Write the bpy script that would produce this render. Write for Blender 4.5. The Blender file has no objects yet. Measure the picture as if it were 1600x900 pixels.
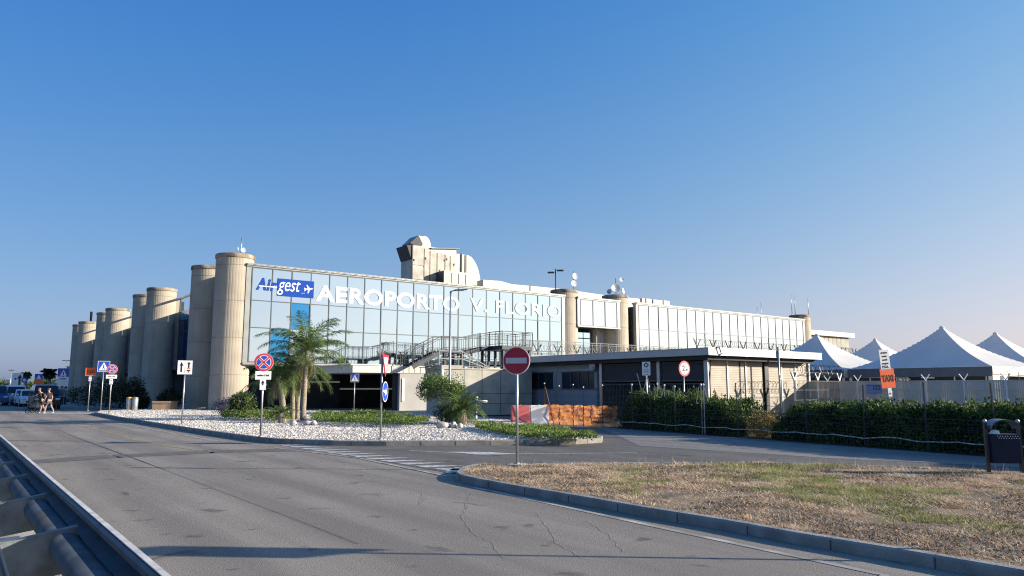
import bpy, math, random
import numpy as np
from mathutils import Vector, Matrix
random.seed(7); RNG = np.random.default_rng(7)
R = math.radians
C = bpy.context.scene.collection

# ------------------------------------------------------------------ camera
FPX = 1150.0; PITCH = math.atan2(156, 1150); EYE = 1.65
cam_d = bpy.data.cameras.new('camera'); cam = bpy.data.objects.new('camera', cam_d); C.objects.link(cam)
cam_d.sensor_width = 36; cam_d.lens = FPX / 1600 * 36; cam_d.clip_start = 0.05; cam_d.clip_end = 9000
cam.location = (0, 0, EYE); cam.rotation_euler = (math.pi / 2 + PITCH, 0, 0)
bpy.context.scene.camera = cam

# ------------------------------------------------------------------ light
SUN_AZ = math.atan2(0.997, -0.07)      # clockwise from +Y
SUN_EL = R(17.0)
w = bpy.data.worlds.new("World"); bpy.context.scene.world = w; w.use_nodes = True
nt = w.node_tree; bg = nt.nodes['Background']
sky = nt.nodes.new('ShaderNodeTexSky'); sky.sky_type = 'NISHITA'; sky.sun_disc = False
sky.sun_elevation = SUN_EL; sky.sun_rotation = SUN_AZ
sky.altitude = 0; sky.air_density = 0.8; sky.dust_density = 1.5; sky.ozone_density = 3.0
# sky response: the Nishita sky per channel, steepened with height and towards the sun, with a soft shoulder
EXPO = 0.82; WS = 0.12
def nmath(op, a, b=None, c=None):
    n_ = nt.nodes.new('ShaderNodeMath'); n_.operation = op
    for k_, v_ in enumerate((a, b, c)):
        if v_ is None: continue
        if isinstance(v_, (int, float)): n_.inputs[k_].default_value = v_
        else: nt.links.new(v_, n_.inputs[k_])
    return n_.outputs[0]
sep = nt.nodes.new('ShaderNodeSeparateColor'); com = nt.nodes.new('ShaderNodeCombineColor'); nt.links.new(sky.outputs[0], sep.inputs[0])
wtc = nt.nodes.new('ShaderNodeTexCoord'); wsx = nt.nodes.new('ShaderNodeSeparateXYZ'); nt.links.new(wtc.outputs['Generated'], wsx.inputs[0])
dz = nmath('MINIMUM', nmath('MAXIMUM', wsx.outputs[2], 0.0), 0.55); dx = nmath('MINIMUM', wsx.outputs[0], 0.62)
for i_, (g_, a_, b_, c_, d_) in enumerate(((.90, .70, -1.48, -1.4731, .70), (.75, .4086, .0386, -1.0036, .4254), (.60, .5139, .5963, -.4530, .1563))):
    pw = nmath('POWER', nmath('MULTIPLY', sep.outputs[i_], 0.12), g_)
    ex = nmath('ADD', nmath('MULTIPLY_ADD', nmath('MULTIPLY_ADD', dz, c_, b_), dz, a_), nmath('MULTIPLY', dx, d_))
    v_ = nmath('MULTIPLY', pw, nmath('POWER', math.e, ex)); v_ = nmath('DIVIDE', v_, nmath('MULTIPLY_ADD', v_, 1 / 1.8, 1.0))
    nt.links.new(nmath('MULTIPLY', v_, 1.0 / (WS * 2 ** EXPO)), com.inputs[i_])
nt.links.new(com.outputs[0], bg.inputs[0]); bg.inputs[1].default_value = WS
sd = bpy.data.lights.new('sun', 'SUN'); sd.energy = 5.0; sd.angle = R(0.5); sd.color = (1.0, 0.90, 0.75)
so = bpy.data.objects.new('sun', sd); C.objects.link(so)
sv = Vector((math.sin(SUN_AZ) * math.cos(SUN_EL), math.cos(SUN_AZ) * math.cos(SUN_EL), math.sin(SUN_EL)))
so.rotation_euler = sv.to_track_quat('Z', 'Y').to_euler()
vs = bpy.context.scene.view_settings
vs.view_transform = 'Standard'; vs.look = 'None'; vs.exposure = EXPO; vs.gamma = 1; vs.use_curve_mapping = False
bpy.context.scene.cycles.filter_width = 1.15
bpy.context.scene.cycles.use_denoising = True; bpy.context.scene.cycles.denoiser = 'OPENIMAGEDENOISE'; bpy.context.scene.cycles.denoising_input_passes = 'RGB_ALBEDO_NORMAL'; bpy.context.scene.cycles.denoising_prefilter = 'NONE'      # keeps the grain of asphalt, gravel and grass
bpy.context.scene.cycles.sample_clamp_indirect = 4.0
bpy.context.scene.cycles.max_bounces = 6
bpy.context.scene.cycles.transparent_max_bounces = 12

# ------------------------------------------------------------------ pixel -> place helpers (1600x900 photo pixels)
cp, sp = math.cos(PITCH), math.sin(PITCH)
def ray(u, v):
    x = (u - 800) / FPX; z = (450 - v) / FPX
    return np.array([x, cp - z * sp, sp + z * cp])
def G(u, v, z=0.0):
    r = ray(u, v); p = r * ((z - EYE) / r[2]); return (float(p[0]), float(p[1]))
def atY(u, v, Y):
    r = ray(u, v) * 1.0; r = r * (Y / r[1]); return np.array([r[0], r[1], r[2] + EYE])
PHI = R(52.6)
D1 = np.array([math.sin(PHI), math.cos(PHI)]); D2 = np.array([-math.cos(PHI), math.sin(PHI)])
C0 = atY(368, 400, 53.5)[:2]
BROT = math.atan2(D1[1], D1[0])
def onp(u, v, P0, n):
    r = ray(u, v); t = float(np.dot(P0, n) / np.dot(r[:2], n)); return r * t + np.array([0, 0, EYE])
def F(u, v, q=0.0):
    a = onp(u, v, C0 + q * D2, D2); return float(np.dot(a[:2] - C0, D1)), float(a[2])
def L(u, v, p=0.0):
    a = onp(u, v, C0 + p * D1, D1); return float(np.dot(a[:2] - C0, D2)), float(a[2])
def PQ(xy):
    a = np.array(xy[:2]) - C0; return float(a @ D1), float(a @ D2)
def WQ(p, q): a = C0 + p * D1 + q * D2; return (float(a[0]), float(a[1]))

# ------------------------------------------------------------------ materials
MATS = {}
def M(name, col, rough=.6, metal=0., var=.12, vs=2., bump=0., bs=40., col2=None, spec=.5, detail=6, stretch=None, lo=.35, hi=.65):
    if name in MATS: return MATS[name]
    m = bpy.data.materials.new(name); m.use_nodes = True; n = m.node_tree; b = n.nodes['Principled BSDF']
    b.inputs['Roughness'].default_value = rough; b.inputs['Metallic'].default_value = metal
    b.inputs['Specular IOR Level'].default_value = spec
    tc = n.nodes.new('ShaderNodeTexCoord'); src = tc.outputs['Object']
    if stretch:
        mp = n.nodes.new('ShaderNodeMapping'); mp.inputs['Scale'].default_value = stretch
        n.links.new(src, mp.inputs[0]); src = mp.outputs[0]
    if var or col2:
        tx = n.nodes.new('ShaderNodeTexNoise'); tx.inputs['Scale'].default_value = vs; tx.inputs['Detail'].default_value = detail
        n.links.new(src, tx.inputs['Vector'])
        cr = n.nodes.new('ShaderNodeValToRGB'); cr.color_ramp.elements[0].position = lo; cr.color_ramp.elements[1].position = hi
        c2 = col2 or tuple(min(1, c * (1 + var)) for c in col)
        c1 = col if col2 else tuple(c * (1 - var) for c in col)
        cr.color_ramp.elements[0].color = (*c1, 1); cr.color_ramp.elements[1].color = (*c2, 1)
        n.links.new(tx.outputs[0], cr.inputs[0]); n.links.new(cr.outputs[0], b.inputs['Base Color'])
    else: b.inputs['Base Color'].default_value = (*col, 1)
    if bump:
        t2 = n.nodes.new('ShaderNodeTexNoise'); t2.inputs['Scale'].default_value = bs; t2.inputs['Detail'].default_value = 4
        n.links.new(src, t2.inputs['Vector'])
        bp = n.nodes.new('ShaderNodeBump'); bp.inputs['Strength'].default_value = bump; bp.inputs['Distance'].default_value = .02
        n.links.new(t2.outputs[0], bp.inputs['Height']); n.links.new(bp.outputs[0], b.inputs['Normal'])
    MATS[name] = m; return m
def leafmat(name, c1, c2, transl=.35, vs=1.2):
    m = bpy.data.materials.new(name); m.use_nodes = True; n = m.node_tree; b = n.nodes['Principled BSDF']
    out = n.nodes['Material Output']; b.inputs['Roughness'].default_value = .55; b.inputs['Specular IOR Level'].default_value = .25
    gi = n.nodes.new('ShaderNodeNewGeometry'); tc = n.nodes.new('ShaderNodeTexCoord')
    tx = n.nodes.new('ShaderNodeTexNoise'); tx.inputs['Scale'].default_value = vs; tx.inputs['Detail'].default_value = 5
    n.links.new(tc.outputs['Object'], tx.inputs['Vector'])
    mx = n.nodes.new('ShaderNodeMath'); mx.operation = 'MULTIPLY_ADD'; mx.inputs[1].default_value = .45
    n.links.new(gi.outputs['Random Per Island'], mx.inputs[0]); n.links.new(tx.outputs[0], mx.inputs[2])
    cr = n.nodes.new('ShaderNodeValToRGB'); cr.color_ramp.elements[0].position = .45; cr.color_ramp.elements[1].position = .95
    cr.color_ramp.elements[0].color = (*c1, 1); cr.color_ramp.elements[1].color = (*c2, 1)
    n.links.new(mx.outputs[0], cr.inputs[0]); n.links.new(cr.outputs[0], b.inputs['Base Color'])
    tr = n.nodes.new('ShaderNodeBsdfTranslucent'); n.links.new(cr.outputs[0], tr.inputs[0])
    ms = n.nodes.new('ShaderNodeMixShader'); ms.inputs[0].default_value = transl
    n.links.new(b.outputs[0], ms.inputs[1]); n.links.new(tr.outputs[0], ms.inputs[2]); n.links.new(ms.outputs[0], out.inputs[0])
    MATS[name] = m; return m

m_conc = M('column_concrete', (.42, .36, .28), .85, var=.10, vs=.7, bump=.25, bs=25)
def streaks(m, col, amount, sc):
    n = m.node_tree; b = n.nodes['Principled BSDF']; lk = b.inputs['Base Color'].links[0].from_socket
    tc = n.nodes.new('ShaderNodeTexCoord'); mp = n.nodes.new('ShaderNodeMapping'); mp.inputs['Scale'].default_value = sc
    n.links.new(tc.outputs['Object'], mp.inputs[0])
    tx = n.nodes.new('ShaderNodeTexNoise'); tx.inputs['Scale'].default_value = 1; tx.inputs['Detail'].default_value = 6
    n.links.new(mp.outputs[0], tx.inputs['Vector'])
    cr = n.nodes.new('ShaderNodeValToRGB'); cr.color_ramp.elements[0].position = .5; cr.color_ramp.elements[1].position = .75
    cr.color_ramp.elements[0].color = (0, 0, 0, 1); cr.color_ramp.elements[1].color = (amount,) * 3 + (1,)
    n.links.new(tx.outputs[0], cr.inputs[0])
    mx = n.nodes.new('ShaderNodeMixRGB'); mx.inputs[2].default_value = (*col, 1)
    n.links.new(cr.outputs[0], mx.inputs[0]); n.links.new(lk, mx.inputs[1]); n.links.new(mx.outputs[0], b.inputs['Base Color'])
streaks(m_conc, (.24, .205, .155), .34, (1.6, 1.6, .18))
m_trim = M('parapet_metal', (.25, .26, .255), .5, .3, var=.1, vs=1)
m_finc = M('fin_panel', (.34, .31, .25), .7, var=.08)
m_cap = M('stained_cap', (.38, .32, .24), .9, var=.3, vs=1.5, col2=(.17, .12, .08), bump=.2)
m_wall = M('wall_plaster', (.36, .35, .33), .8, var=.08, vs=.8, bump=.1, bs=30)
m_conc2 = M('raw_concrete', (.38, .36, .31), .85, var=.15, vs=1.2, bump=.2, bs=20)
m_dark = M('recess_shade', (.035, .038, .045), .8, var=.2, vs=1)  # near black puts the shade of recesses into the surface colour
m_soffit = M('soffit', (.20, .16, .14), .7, var=.1)
m_cream = M('cream_panel', (.52, .50, .46), .6, var=.05, vs=1)
m_alu = M('aluminium', (.34, .36, .36), .4, .6, var=.06, vs=2)
m_alul = M('light_trim', (.55, .56, .54), .45, .2, var=.08, vs=2)
m_mull = M('dark_mullion', (.07, .085, .095), .5, .3, var=.05)
m_galv = M('galvanised', (.42, .43, .44), .42, .7, var=.12, vs=6, bump=.05)
m_pole = M('pole_grey', (.36, .37, .38), .45, .5, var=.1, vs=4)
m_black = M('black_paint', (.012, .013, .016), .45, var=.1)
m_white = M('white_paint', (.78, .78, .76), .5, var=.04, vs=3)
m_red = M('sign_red', (.62, .02, .035), .4, var=.05)
m_dred = M('sign_red_shade', (.36, .012, .03), .45, var=.06)  # darker red carries the shade on a disc turned from the sun
m_blue = M('sign_blue', (.02, .07, .42), .4, var=.05)
m_navy = M('navy', (.012, .025, .07), .45, var=.1)
m_orange = M('sign_orange', (.85, .13, .03), .45, var=.05)
m_yellow = M('yellow_paint', (.55, .38, .06), .8, var=.1)
m_tent = M('tent_pvc', (.80, .78, .74), .55, var=.04, vs=.8, bump=.15, bs=1.5)
def make_tent():
    m = m_tent; n = m.node_tree; b = n.nodes['Principled BSDF']; src = b.inputs['Base Color'].links[0].from_socket
    t = n.nodes.new('ShaderNodeBsdfTranslucent'); n.links.new(src, t.inputs[0]); x = n.nodes.new('ShaderNodeMixShader'); x.inputs[0].default_value = .3
    n.links.new(b.outputs[0], x.inputs[1]); n.links.new(t.outputs[0], x.inputs[2]); n.links.new(x.outputs[0], n.nodes['Material Output'].inputs[0])
make_tent()
m_valance = M('valance_shade', (.07, .095, .125), .7, var=.1)  # shaded copy of the tent fabric, for the front side only
m_duct = M('duct_metal', (.37, .345, .295), .5, .15, var=.16, vs=.9, bump=.1, bs=6)
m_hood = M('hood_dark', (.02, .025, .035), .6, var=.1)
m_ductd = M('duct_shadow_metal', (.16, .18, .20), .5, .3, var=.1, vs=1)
m_rubber = M('rubber', (.02, .02, .02), .8, var=.1)
m_carw = M('car_white', (.66, .68, .70), .25, 0, var=.01)
m_carb = M('car_black', (.012, .012, .014), .25, var=.01)
m_carblue = M('car_blue', (.02, .07, .22), .25, var=.01)
m_cglass = M('car_glass', (.015, .02, .025), .08, 0, var=.01)
m_bark = M('bark', (.30, .25, .19), .9, var=.3, vs=8, bump=.5, bs=20, stretch=(1, 1, 3))
m_skin = M('skin', (.45, .27, .19), .6, var=.03)
m_hair = M('hair', (.04, .03, .02), .7, var=.1)
m_glassblue = M('blue_glass', (.03, .22, .48), .08, .35, var=.03)
m_dglass = M('dark_blue_glass', (.015, .06, .22), .06, .6, var=.05)
m_wing = M('dark_window', (.01, .028, .042), .25, .0, var=.05, spec=.35)
m_box = M('planter_terracotta', (.62, .40, .24), .8, var=.12)
m_rock = M('white_rock', (.55, .50, .44), .9, var=.2, vs=4, bump=.6, bs=8)

def mirror_glass(name, col, rough):
    m = bpy.data.materials.new(name); m.use_nodes = True; n = m.node_tree; b = n.nodes['Principled BSDF']
    b.inputs['Metallic'].default_value = 1.0; b.inputs['Roughness'].default_value = rough
    tc = n.nodes.new('ShaderNodeTexCoord'); tx = n.nodes.new('ShaderNodeTexNoise'); tx.inputs['Scale'].default_value = .5; tx.inputs['Detail'].default_value = 1
    gi = n.nodes.new('ShaderNodeObjectInfo'); cr = n.nodes.new('ShaderNodeValToRGB')
    cr.color_ramp.elements[0].color = (*[c * .93 for c in col], 1); cr.color_ramp.elements[1].color = (*col, 1)
    n.links.new(gi.outputs['Random'], cr.inputs[0]); n.links.new(cr.outputs[0], b.inputs['Base Color'])
    bp = n.nodes.new('ShaderNodeBump'); bp.inputs['Strength'].default_value = .06; bp.inputs['Distance'].default_value = .05
    n.links.new(tc.outputs['Object'], tx.inputs['Vector']); n.links.new(tx.outputs[0], bp.inputs['Height']); n.links.new(bp.outputs[0], b.inputs['Normal'])
    return m
m_glass2 = mirror_glass('sky_glare_mirror_glass', (.74, .87, .93), .05)  # paler copy puts the sunward sky's glare into the glass colour
m_glass = mirror_glass('mirror_glass', (.58, .78, .90), .04)
def glossless(name, c):
    return M(name, c, .5, var=.02)
m_letter = M('white_letters', (.80, .81, .82), .8, var=.01, spec=.2)
m_logo = M('logo_blue', (.012, .06, .33), .8, var=.03, spec=.15)

# ------------------------------------------------------------------ mesh builder
class MB:
    def __init__(s): s.v = []; s.f = []; s.m = []; s.sm = []
    def add(s, vs, fs, mi=0, smooth=False):
        k = len(s.v); s.v += [tuple(map(float, a)) for a in vs]; s.f += [tuple(k + i for i in f) for f in fs]
        s.m += [mi] * len(fs); s.sm += [smooth] * len(fs); return s
    def box(s, a, b, mi=0):
        x0, y0, z0 = a; x1, y1, z1 = b
        return s.add([(x0, y0, z0), (x1, y0, z0), (x1, y1, z0), (x0, y1, z0), (x0, y0, z1), (x1, y0, z1), (x1, y1, z1), (x0, y1, z1)],
                     [(0, 3, 2, 1), (4, 5, 6, 7), (0, 1, 5, 4), (1, 2, 6, 5), (2, 3, 7, 6), (3, 0, 4, 7)], mi)
    def bar(s, a, b, w, h=None, mi=0, up=(0, 0, 1)):   # rectangular bar from a to b
        a = Vector(a); b = Vector(b); d = (b - a)
        if d.length < 1e-6: return s
        d.normalize(); u = Vector(up)
        if abs(d.dot(u)) > .98: u = Vector((1, 0, 0))
        x = d.cross(u).normalized(); y = x.cross(d).normalized(); h = h or w
        vs = []
        for c in (a, b):
            for i, j in ((-1, -1), (1, -1), (1, 1), (-1, 1)): vs.append(c + x * (i * w / 2) + y * (j * h / 2))
        return s.add(vs, [(0, 1, 2, 3), (7, 6, 5, 4), (0, 4, 5, 1), (1, 5, 6, 2), (2, 6, 7, 3), (3, 7, 4, 0)], mi)
    def tube(s, pts, r, n=8, mi=0, cap=True, smooth=True):
        pts = [Vector(p) for p in pts]; rs = r if isinstance(r, (list, tuple)) else [r] * len(pts)
        vs = []; pu = None
        for i, p in enumerate(pts):
            t = (pts[min(i + 1, len(pts) - 1)] - pts[max(i - 1, 0)]).normalized()
            if pu is None: pu = Vector((1, 0, 0)) if abs(t.x) < .9 else Vector((0, 1, 0))
            x = (pu - t * pu.dot(t)).normalized(); y = t.cross(x); pu = x
            for k in range(n):
                a = 2 * math.pi * k / n; vs.append(p + (x * math.cos(a) + y * math.sin(a)) * rs[i])
        fs = [(i * n + k, i * n + (k + 1) % n, (i + 1) * n + (k + 1) % n, (i + 1) * n + k) for i in range(len(pts) - 1) for k in range(n)]
        s.add(vs, fs, mi, smooth)
        if cap:
            k0 = len(s.v) - len(vs)
            s.f.append(tuple(k0 + k for k in range(n))[::-1]); s.f.append(tuple(k0 + (len(pts) - 1) * n + k for k in range(n)))
            s.m += [mi] * 2; s.sm += [False] * 2
        return s
    def lathe(s, prof, n=24, c=(0, 0, 0), mi=0, smooth=True, cap=True):
        vs = [(c[0] + r * math.cos(2 * math.pi * k / n), c[1] + r * math.sin(2 * math.pi * k / n), c[2] + z) for r, z in prof for k in range(n)]
        fs = [(i * n + k, i * n + (k + 1) % n, (i + 1) * n + (k + 1) % n, (i + 1) * n + k) for i in range(len(prof) - 1) for k in range(n)]
        s.add(vs, fs, mi, smooth)
        if cap:
            k0 = len(s.v) - len(vs); s.f.append(tuple(k0 + (len(prof) - 1) * n + k for k in range(n))); s.f.append(tuple(k0 + k for k in range(n))[::-1])
            s.m += [mi] * 2; s.sm += [False] * 2
        return s
    def prism(s, poly, z0, z1, mi=0):      # poly in xy, ccw
        n = len(poly); vs = [(x, y, z0) for x, y in poly] + [(x, y, z1) for x, y in poly]
        return s.add(vs, [tuple(range(n))[::-1], tuple(range(n, 2 * n))] + [(i, (i + 1) % n, n + (i + 1) % n, n + i) for i in range(n)], mi)
    def plate(s, poly, y0, y1, mi=0, x=0, z=0):     # poly in xz plane; y0 < y1 (front is y0)
        n = len(poly); vs = [(x + a, y0, z + b) for a, b in poly] + [(x + a, y1, z + b) for a, b in poly]
        return s.add(vs, [tuple(range(n)), tuple(range(n, 2 * n))[::-1]] + [((i + 1) % n, i, n + i, n + (i + 1) % n) for i in range(n)], mi)
    def extr(s, prof, axis_a, axis_b, mi=0):        # prof in (y,z), extruded along x
        n = len(prof); vs = [(axis_a, y, z) for y, z in prof] + [(axis_b, y, z) for y, z in prof]
        return s.add(vs, [tuple(range(n)), tuple(range(n, 2 * n))[::-1]] + [((i + 1) % n, i, n + i, n + (i + 1) % n) for i in range(n)], mi)
    def blob(s, c, r, n=8, k=6, mi=0, jit=0.):
        vs = []
        for i in range(k + 1):
            th = math.pi * i / k
            for j in range(n):
                ph = 2 * math.pi * j / n; q = 1 + random.uniform(-jit, jit)
                vs.append((c[0] + r[0] * q * math.sin(th) * math.cos(ph), c[1] + r[1] * q * math.sin(th) * math.sin(ph), c[2] + r[2] * q * math.cos(th)))
        return s.add(vs, [(i * n + j, (i + 1) * n + j, (i + 1) * n + (j + 1) % n, i * n + (j + 1) % n) for i in range(k) for j in range(n)], mi, True)
    def build(s, name, mats, parent=None, loc=None, rz=0):
        me = bpy.data.meshes.new(name); me.from_pydata(s.v, [], s.f)
        for m in (mats if isinstance(mats, (list, tuple)) else [mats]): me.materials.append(m)
        me.polygons.foreach_set('material_index', s.m); me.polygons.foreach_set('use_smooth', s.sm); me.update()
        o = bpy.data.objects.new(name, me); C.objects.link(o)
        if parent is not None: o.parent = parent
        if loc is not None: o.location = loc
        if rz: o.rotation_euler = (0, 0, rz)
        return o
def quads(name, P, mats, parent=None, smooth=False, tri=False):   # P: (N,4,3) or (N,3,3)
    N, K = P.shape[0], P.shape[1]
    me = bpy.data.meshes.new(name); me.vertices.add(N * K); me.vertices.foreach_set('co', P.reshape(-1).astype(np.float32))
    me.loops.add(N * K); me.loops.foreach_set('vertex_index', np.arange(N * K, dtype=np.int32))
    me.polygons.add(N); me.polygons.foreach_set('loop_start', np.arange(0, N * K, K, dtype=np.int32))
    me.update(calc_edges=True); me.validate()
    for m in (mats if isinstance(mats, (list, tuple)) else [mats]): me.materials.append(m)
    o = bpy.data.objects.new(name, me); C.objects.link(o)
    if parent is not None: o.parent = parent
    return o
def tag(o, label=None, cat=None, group=None, kind=None):
    if label: o['label'] = label
    if cat: o['category'] = cat
    if group: o['group'] = group
    if kind: o['kind'] = kind
    return o
def E(name, label, cat, loc=(0, 0, 0), rz=0., group=None):
    o = bpy.data.objects.new(name, None); C.objects.link(o); o.empty_display_size = .2
    o.location = loc; o.rotation_euler = (0, 0, rz); return tag(o, label, cat, group)
def copy_tree(o, parent=None):
    c = o.copy(); C.objects.link(c); c.parent = parent
    for ch in [x for x in o.children]: copy_tree(ch, c)
    return c
def text_mesh(body, size, name, mats, parent, loc, extrude=.005, offset=0., shear=0., sx=1., align='CENTER', spacing=1., fit=None):
    cu = bpy.data.curves.new('t', 'FONT'); cu.body = body; cu.size = size; cu.extrude = extrude; cu.offset = offset; cu.shear = shear
    cu.align_x = align; cu.align_y = 'CENTER'; cu.space_character = spacing; cu.resolution_u = 4
    ob = bpy.data.objects.new('t', cu); C.objects.link(ob); bpy.context.view_layer.update()
    me = bpy.data.meshes.new_from_object(ob.evaluated_get(bpy.context.evaluated_depsgraph_get()))
    bpy.data.objects.remove(ob); bpy.data.curves.remove(cu)
    if fit:
        xs = [v.co.x for v in me.vertices]; ys = [v.co.y for v in me.vertices]
        w0, h0 = max(xs) - min(xs), max(ys) - min(ys); cx, cy = (max(xs) + min(xs)) / 2, (max(ys) + min(ys)) / 2
        for v in me.vertices: v.co.x = (v.co.x - cx) * fit[0] / w0; v.co.y = (v.co.y - cy) * fit[1] / h0
    elif sx != 1:
        for v in me.vertices: v.co.x *= sx
    me.transform(Matrix.Rotation(math.pi / 2, 4, 'X'))
    me.materials.clear()
    for m in (mats if isinstance(mats, (list, tuple)) else [mats]): me.materials.append(m)
    me.name = name; o = bpy.data.objects.new(name, me); C.objects.link(o); o.parent = parent; o.location = loc
    return o
def circ(r, n=40, cx=0, cy=0): return [(cx + r * math.cos(2 * math.pi * k / n), cy + r * math.sin(2 * math.pi * k / n)) for k in range(n)]
def rect(w_, h_, cx=0, cy=0): return [(cx - w_ / 2, cy - h_ / 2), (cx + w_ / 2, cy - h_ / 2), (cx + w_ / 2, cy + h_ / 2), (cx - w_ / 2, cy + h_ / 2)]

# ------------------------------------------------------------------ ground, roads, islands
def asphalt(name, c, c2, crack=.5):
    m = M(name, c, .85, var=.1, vs=.35, col2=c2, bump=.5, bs=90, lo=.3, hi=.7, detail=8)
    n = m.node_tree; b = n.nodes['Principled BSDF']; tc = n.nodes.new('ShaderNodeTexCoord')
    lk = b.inputs['Base Color'].links[0].from_socket
    fine = n.nodes.new('ShaderNodeTexNoise'); fine.inputs['Scale'].default_value = 55; fine.inputs['Detail'].default_value = 8; fine.inputs['Roughness'].default_value = .85
    n.links.new(tc.outputs['Object'], fine.inputs['Vector'])
    cr = n.nodes.new('ShaderNodeValToRGB'); cr.color_ramp.elements[0].position = .38; cr.color_ramp.elements[1].position = .62
    cr.color_ramp.elements[0].color = (.5, .5, .5, 1); cr.color_ramp.elements[1].color = (1.75, 1.73, 1.70, 1); n.links.new(fine.outputs[0], cr.inputs[0])
    mu = n.nodes.new('ShaderNodeMixRGB'); mu.blend_type = 'MULTIPLY'; mu.inputs[0].default_value = 1
    n.links.new(lk, mu.inputs[1]); n.links.new(cr.outputs[0], mu.inputs[2])
    # stretched tyre wear / drag streaks along the road
    mp = n.nodes.new('ShaderNodeMapping'); mp.vector_type = 'TEXTURE'; mp.inputs['Rotation'].default_value = (0, 0, R(127.4)); mp.inputs['Scale'].default_value = (14, .75, 1)
    n.links.new(tc.outputs['Object'], mp.inputs[0]); st = n.nodes.new('ShaderNodeTexNoise'); st.inputs['Scale'].default_value = 1.; st.inputs['Detail'].default_value = 7
    n.links.new(mp.outputs[0], st.inputs['Vector']); c3 = n.nodes.new('ShaderNodeValToRGB'); c3.color_ramp.elements[0].position = .38; c3.color_ramp.elements[1].position = .62
    c3.color_ramp.elements[0].color = (.80, .80, .81, 1); c3.color_ramp.elements[1].color = (1.12, 1.12, 1.11, 1); n.links.new(st.outputs[0], c3.inputs[0])
    mu2 = n.nodes.new('ShaderNodeMixRGB'); mu2.blend_type = 'MULTIPLY'; mu2.inputs[0].default_value = 1
    n.links.new(mu.outputs[0], mu2.inputs[1]); n.links.new(c3.outputs[0], mu2.inputs[2])
    last = mu2.outputs[0]
    # dark oil spots
    sp_ = n.nodes.new('ShaderNodeTexNoise'); sp_.inputs['Scale'].default_value = 1.7; sp_.inputs['Detail'].default_value = 3; sp_.inputs['Distortion'].default_value = .6
    n.links.new(tc.outputs['Object'], sp_.inputs['Vector']); c4 = n.nodes.new('ShaderNodeValToRGB'); c4.color_ramp.elements[0].position = .64; c4.color_ramp.elements[1].position = .70
    c4.color_ramp.elements[0].color = (1, 1, 1, 1); c4.color_ramp.elements[1].color = (.55, .55, .56, 1); n.links.new(sp_.outputs[0], c4.inputs[0])
    mu3 = n.nodes.new('ShaderNodeMixRGB'); mu3.blend_type = 'MULTIPLY'; mu3.inputs[0].default_value = 1
    n.links.new(last, mu3.inputs[1]); n.links.new(c4.outputs[0], mu3.inputs[2]); last = mu3.outputs[0]
    n.links.new(last, b.inputs['Base Color']); return m
m_asph = asphalt('asphalt_main', (.200, .173, .142), (.242, .212, .176))
m_asph2 = asphalt('asphalt_side', (.095, .086, .076), (.128, .116, .102))
m_asph3 = asphalt('asphalt_pale', (.17, .16, .145), (.22, .205, .185))
m_ground = M('far_ground', (.16, .14, .10), .95, var=.2, vs=.05, col2=(.12, .12, .07))
m_kerb = M('kerb_concrete', (.33, .31, .27), .85, var=.18, vs=3, bump=.5, bs=30, col2=(.22, .20, .17), detail=8)
m_pave = M('paving', (.30, .28, .25), .85, var=.12, vs=1.5, bump=.2, bs=40)
m_verge = M('verge_concrete', (.42, .37, .30), .95, var=.2, vs=3, bump=.5, bs=60)
m_paint = M('worn_road_paint', (.48, .47, .44), .7, var=.3, vs=9, lo=.4, hi=.6)
m_joint = M('joint_tar', (.075, .07, .066), .7, var=.2, vs=6)
m_tarband = M('patched_tar_band', (.13, .116, .10), .8, var=.15, vs=3)
m_crack = M('sealed_crack', (.28, .255, .222), .9, var=.3, vs=12)

def sheet(name, poly, z, m, **k):
    mb = MB(); mb.add([(x, y, z) for x, y in poly], [tuple(range(len(poly)))]); return tag(mb.build(name, m), **k)
mb = MB(); mb.add([(-4000, -400, -.03), (4000, -400, -.03), (4000, 7000, -.03), (-4000, 7000, -.03)], [(0, 1, 2, 3)])
tag(mb.build('ground', m_ground), kind='structure')
# main road: strip parallel to the building's left side, wide, plus side road
GR0 = np.array([-1.60, 3.5]); GT = D2.copy(); GM = -D1.copy()     # guard rail line
def gr(s, m): a = GR0 + s * GT + m * GM; return (float(a[0]), float(a[1]))
sheet('verge', [gr(-12, -.12), gr(60, -.12), gr(60, 7), gr(-12, 7)], -.004, m_verge, kind='structure')
sheet('road', [gr(-14, -.2), gr(150, -.2), gr(150, -26), gr(30, -26), G(700, 739), (30, -10), (8, -14)], 0.0, m_asph, kind='structure')
sheet('side_road', [G(430, 692), G(700, 739), (2, 14.), (9, 12.5), (16, 2), (26, 2), (16, 26), (8, 45), (-22, 47.5), (-20, 41), (-12, 30)], .004, m_asph2, kind='structure')
# paler apron strip along the hedge, behind the line
sheet('apron', [G(945, 672), G(1000, 697), G(1290, 716), G(1590, 730), (17, 8), (20, 9), (14.5, 17.3), G(1540, 713), G(1200, 686), G(965, 668), G(850, 661), G(845, 655), G(900, 655)], .008, m_asph3, kind='structure')
# forecourt paving behind the island up to the building
sheet('forecourt', [WQ(-4.5, -3), WQ(-4.5, 90), WQ(3.5, 90), WQ(3.5, 0), WQ(16, 0), WQ(16, -15.1), WQ(15, -18.5), WQ(9.5, -19.5), WQ(2.5, -12)], .06, m_pave, kind='structure')

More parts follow.
